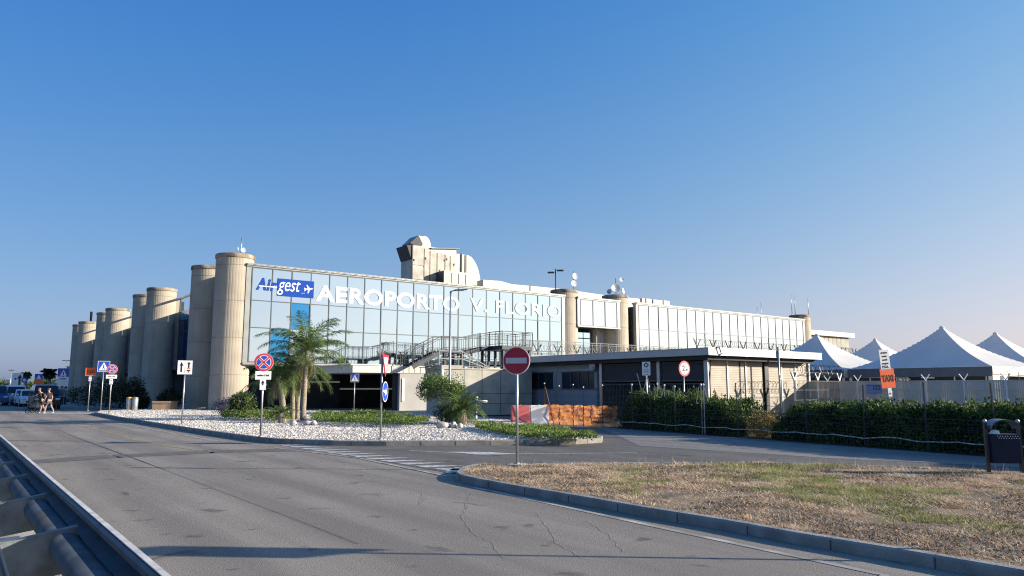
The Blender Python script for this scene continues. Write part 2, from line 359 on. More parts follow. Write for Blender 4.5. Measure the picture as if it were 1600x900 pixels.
def inset(poly, d):
    n = len(poly); out = []
    for i in range(n):
        p0 = Vector(poly[i - 1]); p1 = Vector(poly[i]); p2 = Vector(poly[(i + 1) % n])
        e1 = (p1 - p0).normalized(); e2 = (p2 - p1).normalized()
        n1 = Vector((-e1.y, e1.x)); n2 = Vector((-e2.y, e2.x)); b = (n1 + n2)
        b = b.normalized() if b.length > 1e-4 else n1
        out.append(tuple(p1 + b * (d / max(.35, b.dot(n1)))))
    return out
def area(poly): return sum(poly[i - 1][0] * poly[i][1] - poly[i][0] * poly[i - 1][1] for i in range(len(poly))) / 2
def smooth_poly(pts, k=2):
    for _ in range(k):
        o = []
        for i in range(len(pts)):
            a, b = pts[i], pts[(i + 1) % len(pts)]
            o += [(.75 * a[0] + .25 * b[0], .75 * a[1] + .25 * b[1]), (.25 * a[0] + .75 * b[0], .25 * a[1] + .75 * b[1])]
        pts = o
    return pts
def island(name_top, poly, mtop, ztop, kerbname, H=.15):
    if area(poly) < 0: poly = poly[::-1]
    inner = inset(poly, .13); n = len(poly)
    mb = MB(); i2 = inset(poly, .02)
    vs = [(x, y, -.01) for x, y in poly] + [(x, y, H - .02) for x, y in poly] + [(x, y, H) for x, y in i2] + [(x, y, H) for x, y in inner] + [(x, y, .02) for x, y in inner]
    for k in range(4): mb.add(vs if k == 0 else [], [])
    fs = []
    for k in range(4):
        for i in range(n): j = (i + 1) % n; fs.append((k * n + i, k * n + j, (k + 1) * n + j, (k + 1) * n + i))
    mb.f += fs; mb.m += [0] * len(fs); mb.sm += [False] * len(fs)
    # joints
    per = 0
    for i in range(n):
        a = Vector(poly[i]); b = Vector(poly[(i + 1) % n]); l = (b - a).length; t = (1.0 - per % 1.0)
        e = (b - a).normalized(); nn = Vector((-e.y, e.x))
        while t < l:
            c = a + e * t
            mb.bar(tuple(c - nn * .003) + (.0,), tuple(c - nn * .003) + (H - .019,), .012, .006, 1, up=(nn.x, nn.y, 0))
            mb.bar((c.x + nn.x * .02, c.y + nn.y * .02, H + .0015), (c.x + nn.x * .13, c.y + nn.y * .13, H + .0015), .012, .004, 1)
            t += 1.0
        per += l
    tag(mb.build(kerbname, [m_kerb, m_joint]), kind='structure')
    mb = MB(); mb.add([(x, y, ztop) for x, y in inner], [tuple(range(n))]); tag(mb.build(name_top, mtop), kind='structure')
    return inner
# gravel island
gi_poly = [G(148, 648), G(165, 651.5), G(186, 656), G(250, 667), G(330, 680), G(400, 690), G(435, 693.5), G(520, 696.5), G(600, 697), G(760, 696), G(900, 694.5), G(940, 692), G(942, 688.5), G(925, 684.5),
           G(860, 672), G(800, 661), G(740, 654), G(640, 647), G(480, 644.5), G(330, 643), G(200, 643.2), G(155, 645)]
m_grav = M('gravel_bed', (.50, .46, .41), .9, var=.3, vs=1.2, bump=1., bs=14)
def add_voronoi(m, scale, lo=.45):
    n = m.node_tree; b = n.nodes['Principled BSDF']; lk = b.inputs['Base Color'].links[0].from_socket
    tc = n.nodes.new('ShaderNodeTexCoord'); v = n.nodes.new('ShaderNodeTexVoronoi'); v.inputs['Scale'].default_value = scale
    n.links.new(tc.outputs['Object'], v.inputs['Vector'])
    cr = n.nodes.new('ShaderNodeValToRGB'); cr.color_ramp.elements[0].position = .25; cr.color_ramp.elements[1].position = .7
    cr.color_ramp.elements[0].color = (1.35, 1.33, 1.3, 1); cr.color_ramp.elements[1].color = (lo, lo * .92, lo * .85, 1); n.links.new(v.outputs['Distance'], cr.inputs[0])
    mu = n.nodes.new('ShaderNodeMixRGB'); mu.blend_type = 'MULTIPLY'; mu.inputs[0].default_value = 1
    n.links.new(lk, mu.inputs[1]); n.links.new(cr.outputs[0], mu.inputs[2]); n.links.new(mu.outputs[0], b.inputs['Base Color'])
add_voronoi(m_grav, 9)
gin = island('gravel_island', gi_poly, m_grav, .135, 'island_kerb')
# dry grass island
gk = lambda u, v: G(u, v, .115)
ga_poly = [gk(712, 737), gk(722, 729), gk(745, 724), (.15, 15.2), (.66, 15.5), (2.63, 15.65), (5.3, 15.75), (7.6, 14.9), (9.6, 13.7), (12.5, 10.5), (17, 2.5), (22, -8), (12.5, -8),
           (7.0, 1.9), (5.05, 4.85), gk(1600, 892), gk(1400, 858), gk(1250, 834), gk(1130, 812.5), gk(1000, 792), gk(900, 774.5), gk(800, 758), gk(745, 748), gk(718, 742)]
m_soil = M('dry_soil', (.30, .215, .135), .95, var=.2, vs=1.6, col2=(.11, .075, .045), bump=.8, bs=22, detail=8)
gain = island('grass_island', ga_poly, m_soil, .115, 'grass_island_kerb', .12)

def inpoly(x, y, poly):
    x = np.asarray(x); y = np.asarray(y); r = np.zeros(x.shape, bool); n = len(poly)
    for i in range(n):
        x1, y1 = poly[i - 1]; x2, y2 = poly[i]
        c = ((y1 > y) != (y2 > y)) & (x < (x2 - x1) * (y - y1) / (y2 - y1 + 1e-12) + x1); r ^= c
    return r
def sample(poly, n, dens=None):
    xs = [p[0] for p in poly]; ys = [p[1] for p in poly]; X = np.zeros(0); Y = np.zeros(0)
    while len(X) < n:
        x = RNG.uniform(min(xs), max(xs), n); y = RNG.uniform(min(ys), max(ys), n); k = inpoly(x, y, poly)
        if dens is not None: k &= RNG.random(n) < dens(x, y)
        X = np.r_[X, x[k]]; Y = np.r_[Y, y[k]]
    return X[:n], Y[:n]
def vnoise(x, y, s, seed=0):
    r = np.random.default_rng(seed); T = r.random((64, 64)); x = x * s + 1000; y = y * s + 1000
    i = np.floor(x).astype(int); j = np.floor(y).astype(int); fx = x - i; fy = y - j; fx = fx * fx * (3 - 2 * fx); fy = fy * fy * (3 - 2 * fy)
    g = lambda a, b: T[a % 64, b % 64]
    return (g(i, j) * (1 - fx) + g(i + 1, j) * fx) * (1 - fy) + (g(i, j + 1) * (1 - fx) + g(i + 1, j + 1) * fx) * fy
# loose stones of the gravel bed
X, Y = sample(gin, 32000, lambda x, y: np.clip(1.6 - (y - 19) / 24, .12, 1))
def stones(name, X, Y, z, s0, s1, mat):
    n = len(X); base = np.array([(1, 0, 0), (-.5, .87, 0), (-.5, -.87, 0), (0, 0, .75), (.45, .4, .5)])
    fcs = [(0, 1, 3), (1, 2, 3), (2, 0, 3)]; sc = RNG.uniform(s0, s1, n); an = RNG.uniform(0, 6.28, n)
    P = np.zeros((n, 3, 3, 3)); asp = RNG.uniform(.6, 1.2, (n, 2))
    for k, f_ in enumerate(fcs):
        for c, vi in enumerate(f_):
            b = base[vi] ; bx = b[0] * asp[:, 0]; by = b[1] * asp[:, 1]
            P[:, k, c, 0] = X + sc * (bx * np.cos(an) - by * np.sin(an)); P[:, k, c, 1] = Y + sc * (bx * np.sin(an) + by * np.cos(an)); P[:, k, c, 2] = z + sc * b[2] * 1.0
    return quads(name, P.reshape(-1, 3, 3), mat)
m_stone = leafmat('pale_stones', (.38, .34, .29), (.76, .71, .64), 0., 5)
tag(stones('gravel', X, Y, .135, .016, .042, m_stone), 'loose pale gravel stones covering the traffic island', 'gravel', kind='stuff')
# grass blades
def blades(name, X, Y, z, h, wd, lean, mat, parent=None, n_off=0):
    n = len(X); a = RNG.uniform(0, 6.28, n); b = RNG.uniform(0, 6.28, n); ln = lean * RNG.uniform(.3, 1.6, n) * h
    P = np.zeros((n, 3, 3)); dx = np.cos(a) * wd / 2; dy = np.sin(a) * wd / 2
    P[:, 0] = np.c_[X - dx, Y - dy, np.full(n, z)]; P[:, 1] = np.c_[X + dx, Y + dy, np.full(n, z)]
    P[:, 2] = np.c_[X + np.cos(b) * ln, Y + np.sin(b) * ln, z + h]
    return quads(name, P, mat, parent)
m_straw = leafmat('straw', (.44, .27, .155), (.95, .76, .53), .25, 2.6)
m_brown = leafmat('brown_litter', (.07, .045, .028), (.22, .14, .08), .1, 1.5)
m_green = leafmat('green_blades', (.11, .15, .03), (.38, .42, .12), .25, 1.5)
ginn = inset(gain if area(gain) > 0 else gain[::-1], .02)
vis = lambda x, y: ((y > 4.2) & (np.abs(x / np.maximum(y, .1)) < .76)).astype(float)
gpatch = lambda x, y: (vnoise(x, y, .45, 3) * .6 + vnoise(x, y, 1.7, 4) * .4 + .30 * np.exp(-((x - 5.35) / 1.3) ** 2 - ((y - 10.6) / 3.6) ** 2) - .10 * (x < 4.2) - .06)
def den_s(x, y): return vis(x, y) * np.clip(1.5 * (vnoise(x, y, 1.1, 9) * .5 + vnoise(x, y, 3.1, 19) * .5) - .18, .06, 1) * np.clip(14 / np.maximum(y, 5), .75, 1.)
X, Y = sample(ginn, 70000, den_s); n = len(X)
tag(blades('straw_grass', X, Y, .115, RNG.uniform(.008, .05, n) * (.3 + 1.6 * vnoise(X, Y, 2.9, 5) ** 2), RNG.uniform(.006, .013, n), 2.2, m_straw), 'dry yellow straw grass on the foreground island', 'grass', kind='stuff')
X, Y = sample(ginn, 22000, lambda x, y: vis(x, y) * (vnoise(x, y, 1.9, 12) > .42)); n = len(X)
tag(blades('leaf_litter', X, Y, .115, RNG.uniform(.006, .035, n), RNG.uniform(.01, .02, n), 1.5, m_brown), 'brown dead litter among the dry island grass', 'litter', kind='stuff')
X, Y = sample(ginn, 26000, lambda x, y: vis(x, y) * np.clip((gpatch(x, y) + .22 * vnoise(x, y, 4.2, 31) - .695) * 7, 0.012, 1)); n = len(X)
tag(blades('green_grass', X, Y, .115, RNG.uniform(.012, .055, n) * (.5 + vnoise(X, Y, 2.7, 6)), RNG.uniform(.005, .010, n), 1.0, m_green), 'green grass patches on the foreground island', 'grass', kind='stuff')
X, Y = sample(ginn, 500, lambda x, y: vis(x, y) * (y > 13)); n = len(X)
tag(blades('tall_weeds', X, Y, .115, RNG.uniform(.06, .22, n), .005, .5, m_straw), 'thin tall dry weeds along the far island edge', 'weeds', kind='stuff')

# road markings, joints
def strip(mb, pts, wd, z, mi=0):
    pts = [Vector(p) for p in pts]
    for i in range(len(pts) - 1):
        a, b = pts[i], pts[i + 1]; d = (b - a).normalized(); nn = Vector((-d.y, d.x)) * wd / 2
        mb.add([tuple(a - nn) + (z,), tuple(b - nn) + (z,), tuple(b + nn) + (z,), tuple(a + nn) + (z,)], [(0, 1, 2, 3)], mi)
    return mb
mb = MB()
strip(mb, [G(640, 704.5), G(740, 709), G(870, 709), G(995, 708)], .07, .0085)
mb.add([(*G(700, 706.5), .0125), (*G(745, 711), .0125), (*G(815, 710.5), .0125), (*G(765, 707), .0125)], [(0, 1, 2, 3)])
L0 = np.array(G(432, 695)); L1 = np.array(G(705, 737))
for k in range(12):
    t0 = (k + .1) / 12; t1 = (k + .78) / 12; a = L0 + (L1 - L0) * t0; b = L0 + (L1 - L0) * t1
    c = (a + b) / 2 + np.array([.95, .25]); mb.add([(*a, .0085), (*b, .0085), (*c, .0085)], [(0, 1, 2)])
mb.add([(*G(715, 738, 0), .0085), (*G(690, 741, 0), .0085), (*G(710, 731, 0), .0085), (*G(722, 731.5, 0), .0085)], [(0, 1, 2, 3)])
for k in range(9):    # zebra crossing far left
    a = np.array(G(2 + k * 18, 646.5)); mb.add([(a[0], a[1] - 1, .0085), (a[0] + .5, a[1] - 1, .0085), (a[0] + .5, a[1] + 2.2, .0085), (a[0], a[1] + 2.2, .0085)], [(0, 1, 2, 3)])
tag(mb.build('road_markings', m_paint), kind='structure')
mb = MB()
strip(mb, [G(740, 762), G(850, 785), G(959, 809), G(1075, 834), G(1250, 871), G(1377, 898), (3.5, 4.9), (5.6, .8)], .09, .0045)
strip(mb, [G(150, 655), G(200, 664), G(330, 688), G(420, 697)], .10, .0045)
strip(mb, [G(430, 700), G(560, 716), G(700, 745)], .08, .0085)
tag(mb.build('edge_lines', M('dusty_edge_line', (.24, .22, .19), .85, var=.35, vs=2.2, col2=(.50, .46, .40))), kind='structure')
mb = MB(); strip(mb, [G(118, 664), G(165, 674), G(212, 688), G(260, 697), G(320, 705), G(400, 709.5)], .09, .0048)
tag(mb.build('faded_yellow_line', M('faded_yellow', (.33, .25, .09), .85, var=.3, vs=6)), kind='structure')
mb = MB()
strip(mb, [G(48, 722), G(180, 713), G(330, 706), G(640, 699)], .95, .0052)
tag(mb.build('tar_band', m_tarband), kind='structure')
mb = MB()
strip(mb, [G(60, 655), G(115, 682), G(210, 716), G(330, 762), G(470, 815), G(560, 850)], .010, .0062)
strip(mb, [G(115, 682), G(260, 735)], .018, .0064)
tag(mb.build('road_joints', m_joint), kind='structure')
mb = MB(); rr = random.Random(3)
for chain in ([(735, 790), (720, 806), (735, 830), (770, 850), (790, 878)], [(835, 800), (850, 815), (870, 850), (930, 880)], [(660, 770), (655, 790), (670, 775)], [(920, 815), (950, 835), (980, 868)], [(735, 770), (725, 800)]):
    pts = []
    for a, b in zip(chain[:-1], chain[1:]):
        for k in range(7):
            t = k / 7; pts.append(G(a[0] + (b[0] - a[0]) * t + rr.uniform(-4, 4), a[1] + (b[1] - a[1]) * t + rr.uniform(-1.2, 1.2)))
    strip(mb, pts, .007, .0058)
tag(mb.build('road_cracks', m_crack), kind='structure')

# ------------------------------------------------------------------ terminal building (local x = along front, y = back, z up)
T = E('terminal_building', 'long glass fronted airport terminal with round concrete columns and white rooftop lettering', 'building', (C0[0], C0[1], 0), BROT)
Q0 = -1.3; PANE = 1.494; P0 = .87; ZB, Z1, Z2, ZT, ZTOP = 3.5, 5.98, 7.96, 10.36, 10.64
COLR = 1.33
def column_mesh():
    n = 160; prof = [(COLR, .0)]; z = 0.
    joints = [2.55, 5.2, 7.85, 10.45]
    for j in joints: prof += [(COLR, j - .03), (COLR - .035, j - .012), (COLR - .035, j + .012), (COLR, j + .03)]
    prof += [(COLR, 11.02)]
    vs = []
    for r, z in prof:
        for k in range(n):
            a = 2 * math.pi * k / n; rr_ = r - (.007 if k % 4 == 0 else 0)
            vs.append((rr_ * math.cos(a), rr_ * math.sin(a), z))
    mb = MB(); mb.add(vs, [(i * n + k, i * n + (k + 1) % n, (i + 1) * n + (k + 1) % n, (i + 1) * n + k) for i in range(len(prof) - 1) for k in range(n)])
    return mb
col_me = None; cap_me = None
def column(p, q):
    global col_me, cap_me
    if col_me is None:
        o = column_mesh().build('column', m_conc, T); col_me = o.data
        mb = MB(); mb.lathe([(COLR + .03, 11.0), (COLR + .06, 11.04), (COLR + .06, 11.26), (COLR + .02, 11.32), (COLR - .2, 11.36)], 64)
        c = mb.build('column_cap', m_cap, o); cap_me = c.data
    else:
        o = bpy.data.objects.new('column', col_me); C.objects.link(o); o.parent = T
        c = bpy.data.objects.new('column_cap', cap_me); C.objects.link(c); c.parent = o
    o.location = (p, q, 0); o.rotation_euler = (0, 0, random.uniform(0, 6)); return o
for q in (0, 6.7, 23.2, 29.9, 46.5, 53.2, 69.6, 76.0): column(0, q)
cp1 = F(882, 455, 0)[0]; cp2 = F(961.5, 463, 0)[0]; cp3 = F(1250, 494, 0)[0]
for p in (cp1, cp2, cp3): column(p, .06)
# window bays of the front: each bay is one window with panes
def bay(p0, p1, zs, q=Q0, m=m_glass, special=None):
    mb = MB(); g = .035
    for i in range(len(zs) - 1):
        t1, t2 = random.uniform(-.010, .010), random.uniform(-.012, .012)
        a, b, c, d = p0 + g, p1 - g, zs[i] + g, zs[i + 1] - g
        mi = 1 if special == i else 0
        mb.add([(a, q + t1, c), (b, q - t1, c), (b, q - t1 + t2, d), (a, q + t1 + t2, d), (a, q + .03, c), (b, q + .03, c), (b, q + .03, d), (a, q + .03, d)],
               [(0, 1, 2, 3), (7, 6, 5, 4), (0, 4, 5, 1), (1, 5, 6, 2), (2, 6, 7, 3), (3, 7, 4, 0)], mi)
    return mb.build('window', [m, m_glassblue], T)
ZS = [ZB, Z1, Z2, ZT]
for k in range(20): bay(P0 + k * PANE, P0 + (k + 1) * PANE, ZS, special={1: 0, 2: 1}.get(k))
SP0, SP1 = 41.6, 72.9; SN = 20
for k in range(SN): bay(SP0 + k * (SP1 - SP0) / SN, SP0 + (k + 1) * (SP1 - SP0) / SN, [ZB, 5.6, 7.82, ZT], m=m_glass2)
BP0, BP1 = 33.25, 38.35
for k in range(3): bay(BP0 + k * 1.7, BP0 + (k + 1) * 1.7, [7.80, ZT], m=m_glass2)
def frame(ps, zs, q=Q0, ends=.35):
    mb = MB()
    for p in ps: mb.box((p - .035, q - .05, zs[0] - .02), (p + .035, q + .08, zs[-1] + .02))
    for z in zs:
        for a, b in zip(ps[:-1], ps[1:]): mb.box((a + .036, q - .043, z - .03), (b - .036, q + .075, z + .03))
    return mb.build('window_frame', m_mull, T)
frame([P0 + k * PANE for k in range(21)], ZS)
frame([SP0 + k * (SP1 - SP0) / SN for k in range(SN + 1)], [ZB, 5.6, 7.82, ZT])
frame([BP0 + k * 1.7 for k in range(4)], [7.80, ZT])
def trim(p0, p1, zb, q=Q0):
    mb = MB()
    mb.box((p0 - .42, q - .08, ZT + .04), (p1 + .42, q + .5, ZT + .14)); mb.box((p0 - .42, q - .16, ZT + .142), (p1 + .42, q + .6, ZTOP))
    mb.box((p0 - .42, q - .1, zb - .16), (p1 + .42, q + .5, zb - .04))
    mb.box((p0 - .42, q - .02, zb - .03), (p0 - .05, q + .4, ZT + .03)); mb.box((p1 + .05, q - .02, zb - .03), (p1 + .42, q + .4, ZT + .03))
    for z in np.arange(p0, p1, .5): mb.box((z, q - .172, ZT + .19), (z + .22, q - .159, ZT + .225), 1)
    return mb.build('parapet_trim', [m_trim, m_mull], T)
trim(P0, P0 + 20 * PANE, ZB); trim(SP0, SP1, ZB); trim(BP0, BP1, 7.80)
# masses behind the glass
mb = MB()
mb.box((.48, Q0 + .12, ZB - .1), (31.1, 6, 10.2)); mb.box((31.1, 1.6, 0), (41.3, 6, 10.2)); mb.box((41.2, Q0 + .12, 0), (73.3, 6, 10.2))
mb.box((33.0, Q0 + .12, 7.70), (38.7, 1.6, 10.2)); mb.box((.48, 6, 9.9), (73.3, 7, 10.2), 0)
mb.build('front_core', m_dark, T)
mb = MB(); mb.box((2.35, 6.0, 8.45), (76.5, 90, 8.8)); mb.build('roof', m_conc2, T)
mb = MB(); mb.box((3.2, 2.8, .0), (74, 88, 8.45)); mb.build('inner_core', m_dark, T)
# lower, recessed storey under the overhang
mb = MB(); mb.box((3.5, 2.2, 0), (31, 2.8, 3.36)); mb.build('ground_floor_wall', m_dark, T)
mb = MB(); mb.box((.5, Q0 - .05, ZB - .24), (31.1, 2.8, ZB - .165)); mb.build('soffit', m_soffit, T)
# recessed box entrance between the front columns
mb = MB(); a = 33.3
for z0, z1 in ((6.75, 7.3), (3.4, 6.65)):
    for k in range(3): mb.box((a + k * 1.15 + .05, .9, z0), (a + (k + 1) * 1.15 - .05, .95, z1))
mb.build('window', m_glass, T)
mb = MB(); mb.box((37.0, .4, 3.2), (39.6, 1.7, 7.7)); mb.build('recess_wall', m_wall, T)
# left side: bays between column pairs
def side(q0, q1, zt, longbay):
    # glass plane p = 2.2 facing -p
    n = max(2, round((q1 - q0) / 1.9)); st = (q1 - q0) / n; rows = [3.5, 5.3, 7.0, zt]
    PL = 1.72 if longbay else .75
    for k in range(n):
        mb = MB()
        for i in range(3):
            c, d = rows[i] + .03, rows[i + 1] - .03
            mb.box((PL, q0 + k * st + .03, c), (PL + .04, q0 + (k + 1) * st - .03, d))
        mb.build('window', m_dglass, T)
    mb = MB()
    for k in range(n + 1): mb.box((PL - .04, q0 + k * st - .03, 3.4), (PL + .06, q0 + k * st + .03, (zt + .02) if k < n else 10.34))
    for z in rows: mb.box((PL - .035, q0, z - .03), (PL + .055, q1, z + .03))
    mb.build('window_frame', m_mull, T)
for q in (0, 23.2, 46.5, 69.6):
    side(q + 1.3, q + 5.4, 10.3, False)
    mb = MB(); mb.box((.6, q + 1.3, 10.34), (1.2, q + 5.4, 10.62)); mb.box((.72, q + 1.1, 3.2), (2.3, q + 5.6, 3.42)); mb.box((.8, q + 1.2, 3.42), (2.4, q + 5.5, 10.3)); mb.build('tower_link', m_dark, T)
for q0, q1 in ((8.2, 22.9), (31.4, 46.2), (54.7, 69.3)):
    side(q0, q1, 8.22, True)
    mb = MB(); mb.box((1.7, q0, 10.46), (2.0, q1 + .9, 10.60)); mb.build('parapet_trim', m_alul, T)
    mb = MB(); mb.box((1.2, q1 + .02, 3.4), (1.74, q1 + .25, 10.44)); mb.build('side_fin', m_finc, T)
    mb = MB(); n_ = 7; st_ = (q1 - q0) / n_
    for k in range(n_): mb.box((1.72, q0 + k * st_ + .03, 8.26), (1.76, q0 + (k + 1) * st_ - .03, 9.14))
    mb.build('glass_parapet', m_glassblue, T)
    mb = MB(); mb.box((1.80, q0, 3.4), (2.34, q1, 8.20)); mb.box((1.4, q0 - .2, 3.2), (3.0, q1 + .2, 3.38)); mb.build('side_core', m_dark, T)
    mb = MB(); mb.box((2.9, q0 - 1, 0), (3.2, q1 + 1, 3.2)); mb.build('ground_floor_wall', m_wall, T)
    mb = MB(); mb.box((2.84, q0 + 2, .3), (2.899, q0 + 6, 2.6)); mb.box((2.84, q1 - 5.5, .3), (2.899, q1 - 1.2, 2.6)); mb.build('ground_floor_window', m_wing, T)
# lettering
zc = (8.24 + 9.72) / 2
pts = [F(495, 455, Q0), F(716, 480, Q0), F(735, 480, Q0), F(876, 490, Q0)]
LQ = Q0 - .055
m_letter2 = M('grey_letters', (.52, .56, .59), .8, var=.03, spec=.2)  # greyer than the other letters, nearer the glass tone
def letters(txt, pa, pb, z0, z1, mats=m_letter, name='lettering', off=.045, shear=0, ex=.006, q=LQ, sp=1.):
    return text_mesh(txt, 1, name, mats, T, ((pa + pb) / 2, q, (z0 + z1) / 2), extrude=ex, offset=off, shear=shear, fit=(pb - pa, z1 - z0), spacing=sp)
za = F(540, 443, Q0)[1]; zb_ = F(540, 469, Q0)[1]
letters('AEROPORTO', F(493, 455, Q0)[0], F(717, 480, Q0)[0], 8.22, 9.50, off=.03, sp=1.08)
letters('V. FLORIO', F(734, 480, Q0)[0], F(876, 490, Q0)[0], 8.35, 9.55, m_letter2, off=.022, sp=1.06)
# logo
la, lb = F(433, 450, Q0)[0], F(490, 450, Q0)[0]; lz0, lz1 = 8.42, 9.72
mb = MB(); mb.box((la, LQ - .004, lz0), (lb, LQ + .002, lz1)); lg = mb.build('logo_board', m_logo, T)
o = text_mesh('gest', 1, 'logo_lettering', m_letter, lg, ((la + (la + lb) / 2 + .35) / 2, LQ - .012, (lz0 + lz1) / 2 - .02), extrude=.003, shear=.3, fit=((lb - la) * .62, 1.12))
text_mesh('s.p.A.', 1, 'logo_lettering', m_letter, lg, (la + (lb - la) * .70, LQ - .012, lz0 + .33), extrude=.003, shear=.3, fit=(.28, .09))
pl = [(0, .34), (.05, .28), (.06, .1), (.32, -.06), (.32, -.13), (.06, -.05), (.045, -.22), (.13, -.3), (.13, -.35), (0, -.31), (-.13, -.35), (-.13, -.3), (-.045, -.22), (-.06, -.05), (-.32, -.13), (-.32, -.06), (-.06, .1), (-.05, .28)]
an = -R(80); pl = [(x * math.cos(an) - y * math.sin(an), x * math.sin(an) + y * math.cos(an)) for x, y in pl]
mb = MB(); mb.plate([(x, y) for x, y in pl], LQ - .014, LQ - .006, 0, lb - .42, 9.1); mb.build('logo_plane', m_letter, lg)
aw = F(402, 445, Q0)[0]
letters('Air', aw - .1, la - .02, 8.74, 9.66, m_logo, 'logo_lettering', off=.035, shear=.2, sp=1.12)
mb = MB(); mb.box((aw + .1, LQ - .012, 9.0), (la - .03, LQ - .007, 9.07)); mb.build('logo_stripe', m_letter, T)

# things on the roof
q = 14.
rx = WQ
# roofs of the air handling plant
AH = E('air_handling_plant', 'big pale metal air handling unit with curved duct on the terminal roof', 'air handler', (*WQ(0, 0), 8.8), BROT)
def pz(u, v, q_): a = F(u, v, q_); return a[0], a[1] - 8.8
x0, zt0 = pz(644, 383, 14); x1, zt1 = pz(713, 390, 14); qb = L(626, 390, x0)[0]
qb = max(qb, 17.)
mb = MB()
mb.add([(x0, 14, 0), (x1, 14, 0), (x1, 16.4, 0), (x0, 16.4, 0), (x0, 14, zt0), (x1, 14, zt1), (x1, 16.4, zt1), (x0, 16.4, zt0)],
       [(0, 3, 2, 1), (4, 5, 6, 7), (0, 1, 5, 4), (1, 2, 6, 5), (2, 3, 7, 6), (3, 0, 4, 7)])
mb.build('casing', m_duct, AH)
mb = MB(); W_ = x1 - x0; rr = random.Random(5); H_ = zt0
for (fx0, fx1, fz0, fz1) in ((.02, .25, .74, .98), (.02, .25, .55, .72), (.02, .17, .28, .53), (.18, .38, .28, .50), (.02, .17, .02, .26), (.19, .38, .02, .26), (.27, .38, .55, .98), (.40, .54, .52, .96), (.56, .72, .3, .95), (.74, .84, .3, .94), (.86, .97, .3, .93), (.4, .54, .3, .48)):
    mb.box((x0 + W_ * fx0, 13.93, H_ * fz0), (x0 + W_ * fx1, 13.995, H_ * fz1 - .1 * fx1))
mb.build('access_panel', M('duct_panel', (.30, .275, .23), .5, .1, var=.22, vs=1.3), AH)
mb = MB()
for k in range(16):
    fx = rr.uniform(.03, .95); fz = rr.uniform(.05, .9); mb.box((x0 + W_ * fx, 13.86, H_ * fz), (x0 + W_ * fx + .1, 13.92, H_ * fz + .22))
for fx in (.255, .385, .55, .73): mb.box((x0 + W_ * fx, 13.95, H_ * .1), (x0 + W_ * fx + .05, 13.992, H_ * .93))
mb.box((x0 - .02, 13.9, 0), (x0 + .1, 13.99, zt0)); mb.build('handle_and_dark_trim', m_black, AH)
mb = MB(); mb.bar((x0 + W_ * .4, 13.9, zt0 - .1), (x1 + .3, 13.9, zt1 + .12), .25, .12, 0); mb.build('eave', m_mull, AH)
mb = MB()   # louvred end face and hood, shade of the left end put into dark colours
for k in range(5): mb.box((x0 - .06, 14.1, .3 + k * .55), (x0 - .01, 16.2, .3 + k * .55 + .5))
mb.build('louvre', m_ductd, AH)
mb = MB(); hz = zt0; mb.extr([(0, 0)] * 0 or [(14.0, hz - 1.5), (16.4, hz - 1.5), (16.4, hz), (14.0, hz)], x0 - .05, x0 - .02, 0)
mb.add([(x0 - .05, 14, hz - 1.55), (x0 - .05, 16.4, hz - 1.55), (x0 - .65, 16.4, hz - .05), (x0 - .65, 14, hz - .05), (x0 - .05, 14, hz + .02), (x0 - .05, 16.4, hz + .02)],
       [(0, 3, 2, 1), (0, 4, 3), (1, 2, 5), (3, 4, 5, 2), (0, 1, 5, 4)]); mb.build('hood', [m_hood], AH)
# top fan scroll
mb = MB(); cx_ = pz(662, 377, 14.5)[0]; cz_ = zt0 - .15
prof = [(cx_ - 1.9, .35), (cx_ - .9, 1.35)] + [(cx_ + .75 * math.cos(a) * 1.05, .1 + 1.3 * math.sin(a)) for a in np.linspace(1.9, 0, 10)] + [(cx_ + .6, -.1), (cx_ - .6, -.1), (cx_ - .9, .3), (cx_ - 1.2, .25)]
n = len(prof); vs = [(x, 14.2, cz_ + z) for x, z in prof] + [(x, 16.0, cz_ + z) for x, z in prof]
mb.add(vs, [tuple(range(n))[::-1], tuple(range(n, 2 * n))] + [(i, (i + 1) % n, n + (i + 1) % n, n + i) for i in range(n)], 0)
mb.build('fan_scroll', m_duct, AH)
mb = MB(); mb.plate([(-1.95, .36), (-1.2, .12), (-.55, .10), (-.35, .45), (-.75, 1.15), (-.92, 1.33)], 14.08, 14.19, 0, cx_, cz_); mb.build('fan_mouth', m_hood, AH)
# curved duct to the right
xa, za_ = pz(713, 396, 14); xb, zb2 = pz(752, 437, 14); mb = MB(); outer = []; 
for k in range(11):
    a = math.pi / 2 * (1 - k / 10); outer.append((xa + 1.5 + (xb - xa - 1.5) * math.cos(a), zb2 - 1 + (za_ - zb2 + 1) * math.sin(a)))
prof = [(xa, za_)] + outer + [(xb, zb2 - 2.6), (xa, zb2 - 2.6)]
n = len(prof); vs = [(x, 14.1, z) for x, z in prof] + [(x, 16.4, z) for x, z in prof]
mb.add(vs, [tuple(range(n))[::-1], tuple(range(n, 2 * n))] + [(i, (i + 1) % n, n + (i + 1) % n, n + i) for i in range(n)], 0)
mb.build('curved_duct', m_duct, AH)
mb = MB(); mb.bar((xa + .75, 14.0, 1.8), (xa + .75, 14.0, za_ + .1), .1); mb.bar((xa + 1.35, 14.0, 2.2), (xa + 1.35, 14.0, za_), .08); mb.bar((xb - .7, 13.9, .6), (xb - .7, 13.9, 3.9), .06); mb.build('duct_flange', m_mull, AH)
xc, zc_ = pz(694, 421, 12.5); xd, _ = pz(738, 430, 12.5)
mb = MB(); mb.box((xc, 12.5, 0), (xd, 13.9, zc_ - .1)); mb.build('lower_casing', m_duct, AH)
mb = MB()
for k in range(1, 4): mb.box((xc + (xd - xc) * k / 4, 12.46, .2), (xc + (xd - xc) * k / 4 + .06, 12.495, zc_ - .3))
